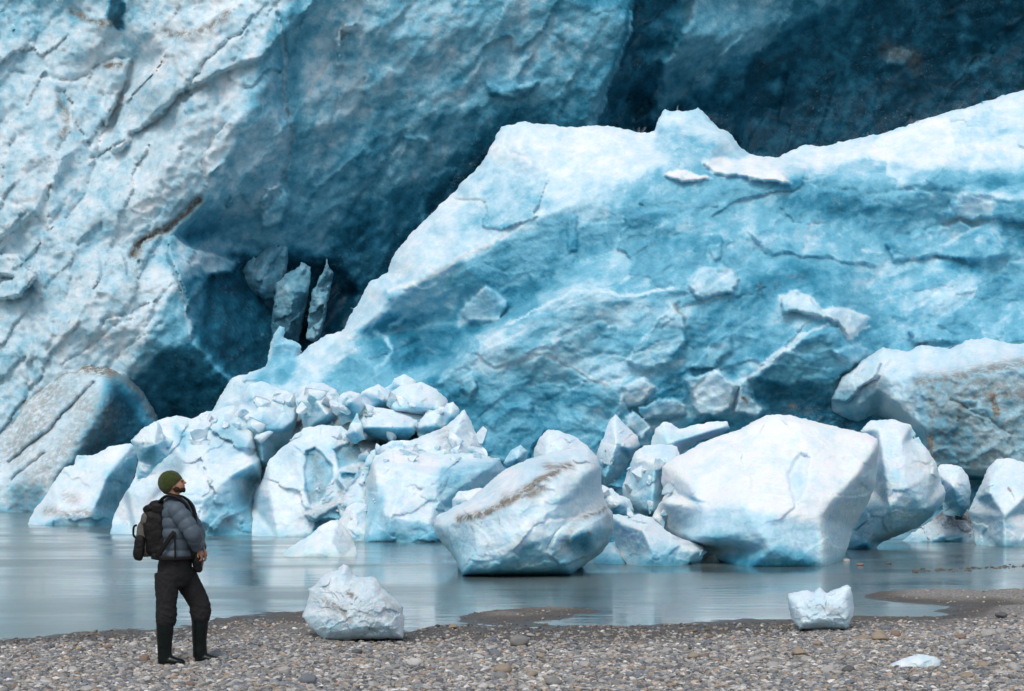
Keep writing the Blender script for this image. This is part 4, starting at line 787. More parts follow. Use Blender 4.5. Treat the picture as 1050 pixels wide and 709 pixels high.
for _ in range(18):
    u = 612 + 80 * fr.rand(); v = 470 + 62 * fr.rand(); frag(u, v, 10 + 12 * fr.rand() ** 1.4, 'angular ice fragment ' + ('high' if v < 500 else 'low') + (' just right of the dirt striped iceberg' if u < 650 else ' just left of the biggest iceberg'), CHp)
for _ in range(30):
    u = 915 + 85 * fr.rand(); v = 528 + 26 * fr.rand(); frag(u, v, 4 + 6 * fr.rand(), 'small ice fragment on the slush heap at the right waterline', 'small ice fragments on the slush heap')
for _ in range(14):
    u = 310 + 75 * fr.rand(); v = 490 + 45 * fr.rand(); frag(u, v, 4 + 5 * fr.rand(), 'small ice crumb stuck to the front of the grey patched iceberg', 'ice crumbs on the grey patched iceberg')
# ------------------------------------------------------------------ gravel and stones
rs = np.random.RandomState(11)
PAL = np.array([(.20, .20, .19), (.30, .29, .27), (.12, .125, .13), (.42, .40, .37), (.28, .22, .16), (.16, .18, .20), (.52, .51, .49), (.35, .28, .22), (.09, .09, .09), (.24, .23, .21)])
PW = np.array([.2, .16, .14, .09, .09, .12, .035, .06, .05, .055]); PW /= PW.sum()
ms, nt, b = new_mat('pebble_stone')
at = nd(nt, 'ShaderNodeAttribute', attribute_name='col'); tc = nd(nt, 'ShaderNodeTexCoord').outputs['Object']
sn = noise(nt, tc, 60.0, 3, 0.6)
nt.links.new(mixc(nt, 1.0, at.outputs['Color'], mapr(nt, sn, .3, .7, .75, 1.2), 'MULTIPLY'), b.inputs['Base Color']); b.inputs['Roughness'].default_value = 0.75
def ico(sub):
    import bmesh
    bm = bmesh.new(); bmesh.ops.create_icosphere(bm, subdivisions=sub, radius=1.0)
    v = np.array([q.co[:] for q in bm.verts]); f = np.array([[q.index for q in t.verts] for t in bm.faces]); bm.free(); return v, f
iv, itf = ico(1)
def scatter(N, ylo, yhi, rlo, rhi, pfun):
    y = ylo + (yhi - ylo) * rs.rand(N); x = (rs.rand(N) - .5) * .95 * y
    r = rlo * (rhi / rlo) ** (rs.rand(N) ** 1.9)
    k = rs.rand(N) < pfun(x, y); return x[k], y[k], r[k]
def dens(x, y):
    u = CU + x * FOC / y
    lim = 17.0 + 1.8 * sstep(620, 900, u) + .7 * sstep(250, 50, u)
    return 0.10 + 0.90 * sstep(lim + 1.6, lim - 1.0, y + .5 * fbm(x / .8, y / .8, 4, 3))
px_, py_, pr_ = scatter(170000, 11.4, 21.0, .008, .036, dens)
px2, py2, pr2 = scatter(9000, 16.5, 29, .010, .022, lambda x, y: np.full(x.shape, .7))
px_ = np.concatenate([px_, px2]); py_ = np.concatenate([py_, py2]); pr_ = np.concatenate([pr_, pr2])
pz_ = ground_z(px_, py_); k = pz_ > 0.004; px_, py_, pr_, pz_ = px_[k], py_[k], pr_[k], pz_[k]
n = len(px_)
sc = pr_[:, None] * np.stack([.8 + .7 * rs.rand(n), .8 + .6 * rs.rand(n), .45 + .35 * rs.rand(n)], 1)
a = rs.rand(n) * 6.283; ca, sa = np.cos(a)[:, None], np.sin(a)[:, None]
V3 = iv[None] * (1 + .35 * (rs.rand(n, 12, 1) - .5)) * sc[:, None, :]
vx = V3[..., 0] * ca - V3[..., 1] * sa; vy = V3[..., 0] * sa + V3[..., 1] * ca
tl = (rs.rand(n, 1) - .5) * .7
vz = V3[..., 2] + vx * tl
P3 = np.stack([vx + px_[:, None], vy + py_[:, None], vz + (pz_ + pr_ * .22)[:, None]], -1).reshape(-1, 3)
TF = (itf[None] + (np.arange(n) * 12)[:, None, None]).reshape(-1, 3)
pc = 1.3 * PAL[rs.choice(len(PAL), n, p=PW)] * (.75 + .5 * rs.rand(n, 1)) * np.where(pz_ < .03, .6, 1.0)[:, None]
tag(mesh_np('gravel', P3, None, ms, False, tris=TF, attrs={'col': np.repeat(pc, 12, 0)}), kind='stuff')

STONE_COL = {'grey': (.24, .24, .23), 'pale grey': (.42, .41, .39), 'dark grey': (.11, .115, .12), 'tan': (.33, .27, .20), 'bluish grey': (.17, .19, .215), 'reddish brown': (.25, .17, .125), 'whitish': (.58, .57, .54)}
SM = {}
for nm, c in STONE_COL.items():
    m, nt, b = new_mat(nm.replace(' ', '_') + '_stone')
    tc = nd(nt, 'ShaderNodeTexCoord').outputs['Object']
    s1 = noise(nt, tc, 22.0, 5, .65); s2 = noise(nt, tc, 90.0, 2, .6)
    cc = mixc(nt, mapr(nt, s1, .35, .65), tuple(q * .7 for q in c), tuple(min(1, q * 1.25) for q in c))
    cc = mixc(nt, mapr(nt, s2, .6, .7, 0, .4), cc, (.5, .49, .46))
    nt.links.new(cc, b.inputs['Base Color']); b.inputs['Roughness'].default_value = .7
    bp = nd(nt, 'ShaderNodeBump', {'Height': s1, 'Strength': .5, 'Distance': .01}); nt.links.new(bp.outputs[0], b.inputs['Normal'])
    SM[nm] = m
sv, sf = ico(3)
def stone_mesh(seed, flat):
    r = np.random.RandomState(seed); v = sv.copy()
    for _ in range(9):                                   # knock flat faces off a ball
        d = r.randn(3); d /= np.linalg.norm(d); h = .62 + .25 * r.rand()
        t = v @ d; v = v - np.clip(t - h, 0, None)[:, None] * d * .85
    v = v * (1 + .05 * fbm(v[:, 0] * 2 + v[:, 2], v[:, 1] * 2 - v[:, 2], seed, 3))[:, None]
    return v * np.array([1.15, .9, flat])
stone_protos = {}
def stone(x, y, r, colour, label, flat=0, rz=0.0, name='stone', group='larger stones lying on the gravel beach', sink=.3):
    key = (colour, flat, int(rz * 10) % 3)
    if key not in stone_protos:
        o = mesh_np(name, stone_mesh(hash((colour, flat)) % 997 if False else (len(stone_protos) * 13 + 5), (.62, .4, .8)[flat]), None, SM[colour], True, tris=sf)
        stone_protos[key] = o
    else:
        o = stone_protos[key].copy(); C.objects.link(o)
    z = float(ground_z(np.array([x]), np.array([y]))[0])
    o.location = (x, y, max(z, -.02) + r * (.62, .4, .8)[flat] * (1 - sink)); o.scale = (r, r, r); o.rotation_euler = (0.15 * math.sin(rz * 7), .12 * math.cos(rz * 5), rz)
    T(o, label, 'stone', group); return o
def sp(u, v, wpx, colour, label, flat=0, rz=0.0, z=0.08, **k):
    Y = (CH - z) * FOC / (v - HV)
    for _ in range(4): Y = (CH - float(ground_z(np.array([(u - CU) * Y / FOC]), np.array([Y]))[0])) * FOC / (v - HV)
    return stone((u - CU) * Y / FOC, Y, wpx * .5 * Y / FOC / 1.05, colour, label, flat, rz, **k)
hand = [(533, 663, 19, 'grey', 'rounded grey boulder with a pale top, alone on fine gravel at mid beach', 2, .3),
        (515, 691, 23, 'tan', 'broad pinkish tan stone low at the middle bottom of the beach', 0, 1.2),
        (425, 683, 17, 'whitish', 'smooth whitish stone below the grimy ice boulder', 0, .4), (461, 679, 14, 'pale grey', 'pale flat stone right of the smooth whitish one', 1, .8),
        (508, 673, 14, 'bluish grey', 'bluish grey stone left below the rounded grey boulder', 0, 2.0), (555, 675, 11, 'tan', 'small tan stone right below the rounded grey boulder', 0, .1),
        (262, 686, 14, 'whitish', 'whitish stone on the gravel right of the hiker boots', 1, .5), (465, 645, 11, 'tan', 'tan stone at the water edge beside the sand spit', 0, .7),
        (224, 674, 17, 'bluish grey', 'flat grey stone just beyond the toe of the front boot', 1, .0), (366, 671, 12, 'dark grey', 'dark grey stone right below the grimy ice boulder', 0, .9),
        (643, 686, 13, 'whitish', 'small whitish stone at the bottom between middle and right', 1, .2), (711, 676, 14, 'tan', 'rounded tan stone with a gold coloured neighbour', 0, .2), (722, 675, 10, 'reddish brown', 'small golden brown stone beside a rounded tan one', 0, .6),
        (908, 647, 13, 'bluish grey', 'bluish grey stone right of the notched ice chunk', 0, .3), (885, 657, 16, 'tan', 'yellowish tan stone below the notched ice chunk', 1, .4), (903, 658, 22, 'tan', 'wide pale tan stone beside the yellowish one', 0, 1.0),
        (820, 673, 18, 'tan', 'brownish stone with flat top lower right of middle', 0, 1.3), (1016, 653, 24, 'pale grey', 'long pale stone sloping at the right edge', 1, .9), (1028, 634, 15, 'dark grey', 'dark angular stone at the right edge by the puddle', 0, .2),
        (1028, 669, 16, 'bluish grey', 'greenish grey stone low at the right edge', 0, .6), (868, 598, 8, 'whitish', 'small white stone standing in the shallow water', 0, .3), (882, 600, 8, 'reddish brown', 'small brown stone in the shallow water beside a white one', 0, .6),
        (911, 599, 7, 'dark grey', 'tiny dark stone breaking the shallow water on the right', 0, .5), (1008, 685, 15, 'tan', 'brown stone right of the flat ice piece', 0, 1.6), (985, 656, 12, 'reddish brown', 'reddish brown stone above the flat ice piece', 0, .6),
        (775, 680, 16, 'pale grey', 'pale grey stone in coarse gravel below the notched ice chunk', 0, 2.2), (850, 690, 18, 'pale grey', 'wide pale grey stone left of the flat ice piece', 0, .5), (870, 690, 16, 'dark grey', 'dark grey stone between a pale stone and the flat ice piece', 0, 1.0)]
hx = []
for h in hand:
    sp(*h); hx.append(h[:2])
def landmark(u):
    for lim, t in ((150, 'left of the hiker'), (235, 'around the hiker boots'), (310, 'between hiker and grimy ice'), (420, 'below grimy ice'), (520, 'right of grimy ice'), (640, 'in the middle of the beach'),
                   (780, 'left of notched ice'), (880, 'below notched ice'), (960, 'right of notched ice'), (2000, 'near the right edge')):
        if u < lim: return t
cand = []
cols = list(STONE_COL)
for _ in range(4000):
    y = 12.9 + 6.8 * rs.rand() ** 1.3; x = (rs.rand() - .5) * .67 * y; u = CU + x * FOC / y
    z = float(ground_z(np.array([x]), np.array([y]))[0]); v = HV + (CH - z) * FOC / y
    if z < .02 or v > 712 or rs.rand() > float(dens(np.array([x]), np.array([y]))[0]): continue
    if 155 < u < 232 and 668 < v < 688: continue
    if 900 < u < 975 and 668 < v < 696: continue
    if any(abs(u - q[0]) < 9 and abs(v - q[1]) < 5 for q in hx): continue
    hx.append((u, v)); r = .027 * (2.6 ** (rs.rand() ** 2.0)); cand.append((x, y, u, v, r))
    if len(cand) >= 272: break
used = {}
def unique(lb, u, v):
    near = sorted(((q[4], math.hypot(q[2] - u, (q[3] - v) * 2)) for q in [(0, 0, h[0], h[1], h[3]) for h in hand]), key=lambda t: t[1])[0][0]
    if lb in used:
        used[lb] += 1
        side = ('farther left', 'farther right', 'closer to the water', 'closer to the bottom edge')[used[lb] % 4]
        lb = (lb.replace(' stone', ' stone ' + side, 1)).replace('and grimy ice', 'and ice').replace('the hiker', 'hiker').replace('the beach', 'beach')
    used.setdefault(lb, 0)
    if len(lb.split()) > 16: lb = ' '.join(w for w in lb.split() if w not in ('the', 'at'))
    return lb
for x, y, u, v, r in cand:
    c = cols[rs.choice(7, p=[.25, .24, .10, .12, .15, .05, .09])]; fl = int(rs.choice(3, p=[.5, .35, .15]))
    row = 'near the water' if v < 665 else ('at mid beach' if v < 685 else 'at the bottom edge')
    size = 'large' if r > .045 else ('medium' if r > .033 else 'small')
    stone(x, y, r, c, unique(f"{size} {c} {('rounded', 'flat', 'blocky')[fl]} stone {row} {landmark(u)}", u, v), fl, rs.rand() * 6)
# line of dark pebbles just breaking the shallow water on the right
nn = 90; uu = 935 + 115 * rs.rand(nn); vv = 586 - (uu - 935) * .045 + rs.randn(nn) * .8
YY = CH * FOC / (vv - HV); n = nn; rr = .012 + .03 * rs.rand(nn) ** 2
V3 = iv[None] * rr[:, None, None] * np.array([1.5, 1, .6]); P3 = (V3 + np.stack([(uu - CU) * YY / FOC, YY, rr * .2], 1)[:, None, :]).reshape(-1, 3)
tag(mesh_np('gravel', P3, None, ms, False, tris=(itf[None] + (np.arange(n) * 12)[:, None, None]).reshape(-1, 3), attrs={'col': np.repeat(PAL[rs.choice([0, 2, 4, 8], n)] * .7, 12, 0)}), kind='stuff')
# ------------------------------------------------------------------ the hiker
PY = 15.2; PM = PY / FOC
_gz = float(ground_z(np.array([(188 - CU) * PM]), np.array([PY]))[0])
_dz = _gz - (CH + (HV - 682.0) * PM)
def pp(u, v, d=0.0): return np.array([(u - CU) * PM, PY + d, CH + (HV - v) * PM + _dz])
ORG = pp(188, 682)
def tube(pts, nseg=20, cap=True, quilt=0, qamp=.0, sub=6, ex=1.0):
    """pts: (u, v, depth m, radius px in the picture plane, radius m in depth)"""
    c = np.array([pp(p[0], p[1], p[2]) for p in pts]); r1 = np.array([p[3] * PM for p in pts]); r2 = np.array([p[4] for p in pts])
    n = len(c); t = np.linspace(0, n - 1, (n - 1) * sub + 1)
    def cr(a):
        a = np.asarray(a, float); A = np.concatenate([[2 * a[0] - a[1]], a, [2 * a[-1] - a[-2]]]); out = []
        for x in t:
            i = min(int(x), n - 2); f = x - i; p0, p1, p2, p3 = A[i], A[i + 1], A[i + 2], A[i + 3]
            out.append(.5 * (2 * p1 + (p2 - p0) * f + (2 * p0 - 5 * p1 + 4 * p2 - p3) * f**2 + (3 * p1 - p0 - 3 * p2 + p3) * f**3))
        return np.array(out)
    c = cr(c); r1 = np.abs(cr(r1)); r2 = np.abs(cr(r2))
    tg = np.gradient(c, axis=0); tg /= np.linalg.norm(tg, axis=1)[:, None]
    L = np.concatenate([[0], np.cumsum(np.linalg.norm(np.diff(c, axis=0), axis=1))])
    ref = np.array([0, 1.0, 0]); V = []
    for i in range(len(c)):
        yv = ref - (ref @ tg[i]) * tg[i]
        if np.linalg.norm(yv) < .35: yv = np.array([0, 0, 1.0]) - tg[i][2] * tg[i]
        yv /= np.linalg.norm(yv); xv = np.cross(yv, tg[i])
        q = 1.0
        if quilt: q = 1 + qamp * (abs(math.sin(math.pi * L[i] / quilt)) ** .5 - .8)
        for k in range(nseg):
            a = 2 * math.pi * k / nseg; ca, sa = math.cos(a), math.sin(a)
            if ex != 1.0: ca = math.copysign(abs(ca) ** ex, ca); sa = math.copysign(abs(sa) ** ex, sa)
            V.append(c[i] + q * (xv * ca * r1[i] + yv * sa * r2[i]))
    F = []
    for i in range(len(c) - 1):
        for k in range(nseg):
            a = i * nseg + k; b_ = i * nseg + (k + 1) % nseg
            F.append((a, b_, b_ + nseg, a + nseg))
    V.append(c[0]); V.append(c[-1]); m0 = len(V) - 2; m1 = len(V) - 1; e = (len(c) - 1) * nseg
    for k in range(nseg):
        F.append((m0, (k + 1) % nseg, k)); F.append((m1, e + k, e + (k + 1) % nseg))
    return V, F
def sell(u, v, d, ru, rd, rv, e=1.0, rot=0.0, n=20, yaw=0.0):
    """superellipsoid: radii px, m, px"""
    V = []; F = []; c = pp(u, v, d); R = Matrix.Rotation(yaw, 3, 'Z') @ Matrix.Rotation(rot, 3, 'Y')
    f = lambda x: math.copysign(abs(x) ** e, x)
    for i in range(n + 1):
        th = -math.pi / 2 + math.pi * i / n
        for k in range(2 * n):
            ph = math.pi * k / n
            q = R @ Vector((f(math.cos(th)) * f(math.cos(ph)) * ru * PM, f(math.cos(th)) * f(math.sin(ph)) * rd, f(math.sin(th)) * rv * PM))
            V.append(c + np.array(q))
    for i in range(n):
        for k in range(2 * n):
            a = i * 2 * n + k; b_ = i * 2 * n + (k + 1) % (2 * n); F.append((a, b_, b_ + 2 * n, a + 2 * n))
    return V, F
def build(name, pieces, mat, parent=None, voxel=0, smooth=3, folds=None, origin=None, shrink=0):
    V = []; F = []
    for v, f in pieces:
        s = len(V); V += list(v); F += [tuple(s + i for i in q) for q in f]
    me = bpy.data.meshes.new(name); me.from_pydata([tuple(p) for p in V], [], F); me.update()
    import bmesh
    bm = bmesh.new(); bm.from_mesh(me); bmesh.ops.remove_doubles(bm, verts=bm.verts, dist=1e-5); bmesh.ops.recalc_face_normals(bm, faces=bm.faces); bm.to_mesh(me); bm.free()
    o = bpy.data.objects.new(name, me)
    if voxel:
        C.objects.link(o)
        m = o.modifiers.new('r', 'REMESH'); m.mode = 'VOXEL'; m.voxel_size = voxel
        if smooth: s = o.modifiers.new('s', 'SMOOTH'); s.iterations = smooth; s.factor = .5
        dg = bpy.context.evaluated_depsgraph_get(); me2 = bpy.data.meshes.new_from_object(o.evaluated_get(dg)); o.modifiers.clear(); o.data = me2; me2.name = name
        C.objects.unlink(o); me = me2
    nv = len(me.vertices); co = np.empty(nv * 3, np.float32); me.vertices.foreach_get('co', co); co = co.reshape(-1, 3).astype(float)
    if folds:
        no = np.empty(nv * 3, np.float32); me.vertices.foreach_get('normal', no); no = no.reshape(-1, 3)
        co = co + no * folds(co)[:, None]
    co = co - ORG if origin is None else co - origin
    me.vertices.foreach_set('co', co.astype(np.float32).ravel())
    me.polygons.foreach_set('use_smooth', np.ones(len(me.polygons), bool)); me.materials.clear(); me.materials.append(mat); me.update()
    C.objects.link(o)
    if parent: o.parent = parent
    else: o.location = ORG if origin is None else origin
    return o
def cloth(name, col, rough=.8, sc=900., bstr=.25, var=.15, sheen=0.0):
    m, nt, b = new_mat(name); tc = nd(nt, 'ShaderNodeTexCoord').outputs['Object']
    s1 = noise(nt, tc, 14.0, 4, .6); s2 = noise(nt, tc, sc * .3, 2, .5)
    c = mixc(nt, mapr(nt, s1, .3, .7), tuple(q * (1 - var) for q in col), tuple(q * (1 + var) for q in col)); nt.links.new(c, b.inputs['Base Color'])
    b.inputs['Roughness'].default_value = rough; b.inputs['Sheen Weight'].default_value = sheen; b.inputs['Specular IOR Level'].default_value = .25
    bp = nd(nt, 'ShaderNodeBump', {'Height': s2, 'Strength': bstr, 'Distance': .003}); nt.links.new(bp.outputs[0], b.inputs['Normal']); return m
m_skin = cloth('skin', (.42, .22, .15), .5, 500, .1, .1); m_beard = cloth('beard_hair', (.035, .02, .012), .8, 900, .8)
m_hat = cloth('green_knit', (.036, .052, .010), .95, 700, .8, .2, .3); m_jack = cloth('slate_down_fabric', (.080, .112, .145), .5, 600, .15, .10)
m_trou = cloth('charcoal_trousers', (.015, .0155, .017), .8, 800, .3, .25); m_boot = cloth('dark_rubber', (.006, .010, .010), .22, 300, .1, .3)
m_pack = cloth('black_nylon', (.006, .006, .007), .6, 700, .3, .3); m_panel = cloth('grey_pack_panel', (.105, .10, .09), .8, 700, .4, .3); m_cam = cloth('black_camera_case', (.012, .010, .010), .45, 500, .2, .2)

def fd(f1, a1, sx=1.0, sz=1.0, sd_=1):
    return lambda co: a1 * (fbm(co[:, 0] * f1 * sx + co[:, 1] * f1, co[:, 2] * f1 * sz, sd_, 4))
# one continuous body: head, neck, trunk, arms with hands, legs
tilt = -0.30
hd = [sell(176, 495.5, 0, 10.6, .079, 10.8), sell(181, 499, 0, 8.2, .066, 8.6, rot=tilt), sell(183.6, 502.3, 0, 5.6, .05, 4.2, rot=-.2),   # skull, face, jaw
      tube([(186, 493.6, 0, 1.3, .010), (188.6, 495.0, 0, 1.2, .012), (191.0, 496.0, 0, 1.0, .012)], 10),                                # nose
      sell(188.2, 499.6, 0, 1.7, .024, .75), sell(188.0, 501.1, 0, 1.6, .022, .75), sell(187.2, 492.9, 0, 1.6, .055, .9, rot=.4),        # lips, brow
      sell(178.6, 498.8, -.073, 1.7, .010, 3.2, rot=-.3), sell(178.6, 498.8, .073, 1.7, .010, 3.2, rot=-.3),                             # ears
      tube([(178, 503, 0, 6.2, .058), (178, 509, 0, 6.0, .056), (178.5, 517, 0, 7, .07)], 18)]
trunk = [tube([(179, 513, 0, 7, .08), (179, 519, 0, 9.5, .17), (181, 532, 0, 11.5, .165), (182, 550, 0, 11, .145), (180, 568, 0, 11, .145), (179, 582, 0, 11.5, .155), (179, 592, 0, 10, .13)], 24)]
def arm(s, sh, el, wr): return tube([(sh[0], sh[1], sh[2], 5.5, .055), ((sh[0] + el[0]) / 2, (sh[1] + el[1]) / 2, (sh[2] + el[2]) / 2, 4.8, .046), (el[0], el[1], el[2], 4.2, .04), ((el[0] + wr[0]) / 2, (el[1] + wr[1]) / 2, (el[2] + wr[2]) / 2, 3.8, .036), (wr[0], wr[1], wr[2], 2.8, .026)], 14)
NA = ((185, 523, -.19), (204, 549, -.215), (204.5, 564, -.06)); FA = ((184, 523, .17), (199, 551, .215), (206, 565, .08))
def hand_at(w_, dirn, s):
    u, v, d = w_; ps = [sell(u + 1.6, v + 3.6, d + s * .012, 3.4, .024, 4.4, .8, rot=-.35)]
    for k, (l, o_) in enumerate(((3.6, -.026), (4.2, -.009), (3.9, .009), (3.0, .026))):
        dd = d + s * .012 + o_
        ps.append(tube([(u + 2.6, v + 5.6, dd, .85, .0085), (u + 3.4, v + 7.6 + l * .3, dd, .82, .008), (u + 2.6, v + 8.6 + l * .62, dd, .78, .0078), (u + .9, v + 8.6 + l * .7, dd, .62, .0065)], 8, sub=4))
    ps.append(tube([(u + .2, v + 3.2, d - s * .016, 1.0, .010), (u + .2, v + 6.0, d - s * .034, .95, .0095), (u + 1.4, v + 8.4, d - s * .040, .75, .0075)], 8, sub=4))
    return ps
legN = [(174.5, 588, -.085), (173.5, 625, -.10), (170.5, 672, -.10)]; legF = [(184, 588, .085), (203.5, 624, .10), (202.5, 671, .10)]
def leg(p): return [tube([(p[0][0], p[0][1], p[0][2], 8.5, .085), ((p[0][0] + p[1][0]) / 2, (p[0][1] + p[1][1]) / 2, p[0][2], 7.6, .075), (p[1][0], p[1][1], p[1][2], 5.6, .055), (p[2][0] * .5 + p[1][0] * .5 - 1, (p[1][1] + p[2][1]) / 2 - 4, p[2][2], 5.4, .052), (p[2][0], p[2][1], p[2][2], 3.6, .036)], 16),
                    sell(p[2][0] + 5, p[2][1] + 6, p[2][2], 12, .036, 3.2, .8)]
parts = hd + trunk + [arm(-1, *NA), arm(1, *FA)] + hand_at(NA[2], 1, 1) + hand_at(FA[2], 1, -1) + leg(legN) + leg(legF)
person = build('person', parts, m_skin, None, .0052, 2)
tag(person, 'bearded hiker in green beanie, slate puffer jacket and rubber boots gazing up at the ice', 'person')
# face colour stays skin; beard and eyes are parts
bd = [sell(185.6, 502.8, 0, 4.6, .054, 3.0, rot=-.25), sell(182, 501.8, -.052, 3.4, .018, 3.6, rot=-.3), sell(182, 501.8, .052, 3.4, .018, 3.6, rot=-.3), sell(188.6, 498.5, 0, 1.0, .022, .6), sell(188.4, 503.8, 0, 2.0, .024, 2.0)]
build('beard', bd, m_beard, person, .004, 1, fd(60, .003))
m_eye = cloth('eye', (.05, .04, .035), .2)
for s in (-1, 1): build('eye', [sell(187.2, 494.6, s * .031, .8, .010, .6, n=8)], m_eye, person)
# beanie: ellipsoid trimmed along a slanting hem, ribbed
def hat_folds(co):
    c = pp(176, 496); q = co - c; a = np.arctan2(q[:, 1], q[:, 0]); return .0022 * np.sin(a * 34) + .003 * fbm(co[:, 0] * 30, co[:, 2] * 30 + co[:, 1] * 20, 3, 3)
hv_, hf_ = sell(174.8, 495.6, 0, 12.6, .098, 12.6, n=36)
pA = pp(187.6, 490.8); pB = pp(170.5, 508.5); e = pB - pA; nn_ = np.array([-e[2], 0, e[0]]); nn_ /= np.linalg.norm(nn_)
if (np.array(pp(168, 488)) - pA) @ nn_ < 0: nn_ = -nn_
hv2 = []
for q in hv_:
    t = (q - pA) @ nn_; hv2.append(q - nn_ * min(t, 0) if t < 0 else q)
cuff = tube([(188.0, 491.6, 0, 1.4, .012), (188.0, 491.6, 0, 1.4, .012)], 6) if False else None
beanie = build('beanie', [(hv2, hf_)], m_hat, person, .005, 2, hat_folds)

# jacket, quilted in horizontal baffles
qf = fd(11, .004)
jk = [tube([(178.5, 509, 0, 8.0, .085), (178.5, 512, 0, 9.5, .105), (179, 517, 0, 12.5, .17), (180.5, 524, 0, 14.5, .212), (181.5, 535, 0, 15.5, .215), (182, 548, 0, 16.0, .205), (182, 560, 0, 16, .20), (182, 570, 0, 16.4, .20), (182, 574, 0, 15.0, .185)], 36, quilt=.105, qamp=.10, sub=12)]
def sleeve(sh, el, wr, s):
    return [tube([(sh[0] - 3, sh[1] - 3, sh[2] * .85, 8.0, .075), (sh[0] + 1.5, sh[1] + 2, sh[2], 9.4, .082), ((sh[0] + el[0]) / 2 + .5, (sh[1] + el[1]) / 2, (sh[2] + el[2]) / 2, 9.2, .08), (el[0] - 1.2, el[1] - 1.2, el[2], 8.4, .075), (el[0] - .5, el[1] + 3.5, el[2] * .75 + wr[2] * .25, 7.8, .075), (wr[0] - 1, wr[1] - 1, wr[2] - (wr[2] - el[2]) * .12, 5.2, .05)], 26, quilt=.092, qamp=.16, sub=12)]
jk += sleeve(*NA, -1) + sleeve(*FA, 1)
jacket = build('jacket', jk, m_jack, person, .0065, 2, qf)
build('collar', [tube([(179.5, 512.5, 0, 8.6, .09), (180, 509.5, 0, 8.2, .082), (180.6, 507.3, 0, 7.4, .074)], 24)], m_pack, person, .006, 2)
# trousers, bloused over the boot tops
tr = [tube([(180, 570, 0, 15.5, .165), (179.5, 580, 0, 17.2, .175), (179.5, 592, 0, 17, .17), (180, 602, 0, 13.5, .14)], 30)]
for p, kx in ((legN, 0), (legF, 1)):
    if kx == 0: tr.append(tube([(173, 588, -.075, 12.6, .10), (173, 605, -.09, 11.6, .098), (173, 620, -.10, 10.2, .088), (173, 630, -.10, 10.4, .09), (172.5, 637, -.10, 9.8, .088), (172, 641, -.10, 8.6, .075)], 26))
    else: tr.append(tube([(186, 588, .075, 12.6, .10), (194, 604, .09, 11.8, .098), (202, 619, .10, 10.6, .088), (203.5, 628, .10, 10.6, .09), (203.5, 634, .10, 9.6, .086), (203, 638, .10, 8.4, .075)], 26))
def tfold(co):
    z = co[:, 2] - ORG[2]; k = .004 + .007 * np.exp(-((z - .48) / .10)**2)
    return k * ridged(co[:, 0] * 7 + co[:, 1] * 5, z * 17 + co[:, 0] * 9, 5, 3) * .8 + .004 * fbm(co[:, 0] * 30, z * 20, 6, 3)
build('trousers', tr, m_trou, person, .007, 2, tfold)
for (u, v, d, du) in ((171, 636, -.10, -1), (202.5, 632, .10, 0)):
    bt = [tube([(u + 1, v - 2, d, 9.2, .083), (u + .6, v + 2, d, 9.0, .082), (u + .4, v + 14, d, 8.4, .074), (u, v + 28, d, 7.4, .062), (u + .5, v + 38, d, 7.4, .058), (u + 1, v + 43, d, 7.6, .055)], 24),
          tube([(u - 4, 677.5, d, 4.6, .045), (u + 4, 676.5, d, 5.4, .052), (u + 12, 677.6, d, 4.2, .054), (u + 18, 678.6, d, 3.2, .046), (u + 20.5, 679.6, d, 1.6, .025)], 20),
          sell(u + 6.5, 681, d, 14.4, .052, 1.5, .5)]
    build('boot', bt, m_boot, person, .005, 2, fd(9, .002, sz=1.6))

# backpack, worn but liftable: a thing of its own
bo = pp(158, 573)
pk = tag(bpy.data.objects.new('backpack', None), 'black backpack with a grey outer pocket on the hiker back', 'backpack'); C.objects.link(pk); pk.location = bo
build('main_bag', [sell(161, 546, 0, 12.5, .15, 26, .55, rot=-.05), sell(164, 522, 0, 10.5, .14, 9, .7), sell(166, 560, 0, 13, .15, 13, .6)], m_pack, pk, .006, 3, fd(8, .010), bo)
build('pocket', [sell(150, 553, -.01, 9.0, .115, 18.5, .5, rot=.10), sell(153, 533, -.02, 7, .12, 8, .7, rot=.3)], m_panel, pk, .006, 3, fd(9, .008, sd_=5), bo)
build('lid', [sell(159, 521, 0, 12, .135, 5.0, .7, rot=-.28)], m_pack, pk, .006, 2, fd(9, .008, sd_=7), bo)
build('pocket', [sell(146, 562, -.13, 5.5, .035, 13, .6, rot=.1)], m_pack, pk, .006, 2, fd(18, .006, sd_=8), bo)
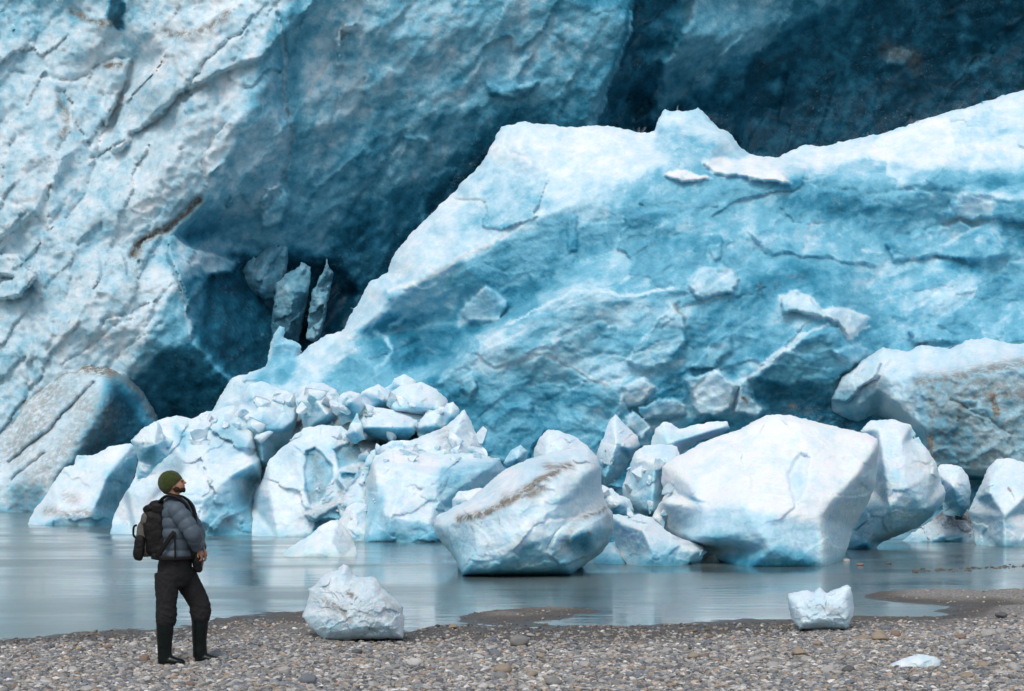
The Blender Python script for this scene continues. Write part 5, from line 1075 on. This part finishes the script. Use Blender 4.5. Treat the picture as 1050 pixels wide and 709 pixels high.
build('handle', [tube([(141, 539, -.03, 1.1, .012), (138, 541, -.03, 1.1, .012), (137.6, 549, -.03, 1.1, .012), (140, 552, -.03, 1.1, .012)], 10)], m_pack, pk, 0, 0, None, bo)
for s in (-1, 1):
    build('shoulder_strap', [tube([(166, 515, s * .11, 1.4, .032), (173, 509.5, s * .125, 1.4, .034), (182, 509.5, s * .135, 1.5, .034), (190, 514, s * .135, 1.5, .034), (195.5, 521, s * .125, 1.5, .03), (198, 531, s * .115, 1.3, .026), (199, 545, s * .11, 1.0, .018)], 12, ex=.6)], m_pack, pk, 0, 0, None, bo)
    build('strap', [tube([(166, 571, s * .205, 2.6, .008), (172, 562, s * .222, 2.6, .008), (179, 552, s * .232, 2.4, .008), (184, 545, s * .228, 2.2, .008)], 10, ex=.6)], m_pack, pk, 0, 0, None, bo)
    build('strap', [tube([(184, 546, s * .232, .9, .006), (184.6, 558, s * .226, .9, .006), (184.6, 572, s * .220, .9, .006)], 10, ex=.6)], m_pack, pk, 0, 0, None, bo)
build('hip_belt', [tube([(160, 570, -.17, 3.2, .012), (172, 572, -.212, 2.8, .010), (184, 572.5, -.215, 2.0, .010), (197, 572, -.15, 1.6, .01), (200.5, 572, 0, 1.6, .02), (197, 572, .15, 1.6, .01), (184, 572.5, .215, 2.0, .010)], 10, ex=.6)], m_pack, pk, 0, 0, None, bo)
# camera case held at the belly
cbp = pp(203, 588)
cb = tag(bpy.data.objects.new('camera_case', None), 'black camera case held against the belly in the hiker hands', 'camera case'); C.objects.link(cb); cb.location = cbp
build('case_body', [sell(202, 571, .0, 5.4, .075, 13, .6, rot=-.12), sell(203, 581, .0, 4.8, .06, 7, .8)], m_cam, cb, .005, 2, fd(20, .005), cbp)
build('case_flap', [sell(203, 563, .0, 6.0, .08, 5, .6, rot=-.12)], m_cam, cb, .005, 2, None, cbp)
build('strap', [tube([(203, 562, -.07, .6, .008), (201, 545, -.10, .6, .010), (194, 522, -.11, .6, .010), (186, 510.5, -.085, .6, .010)], 8)], m_cam, cb, 0, 0, None, cbp)
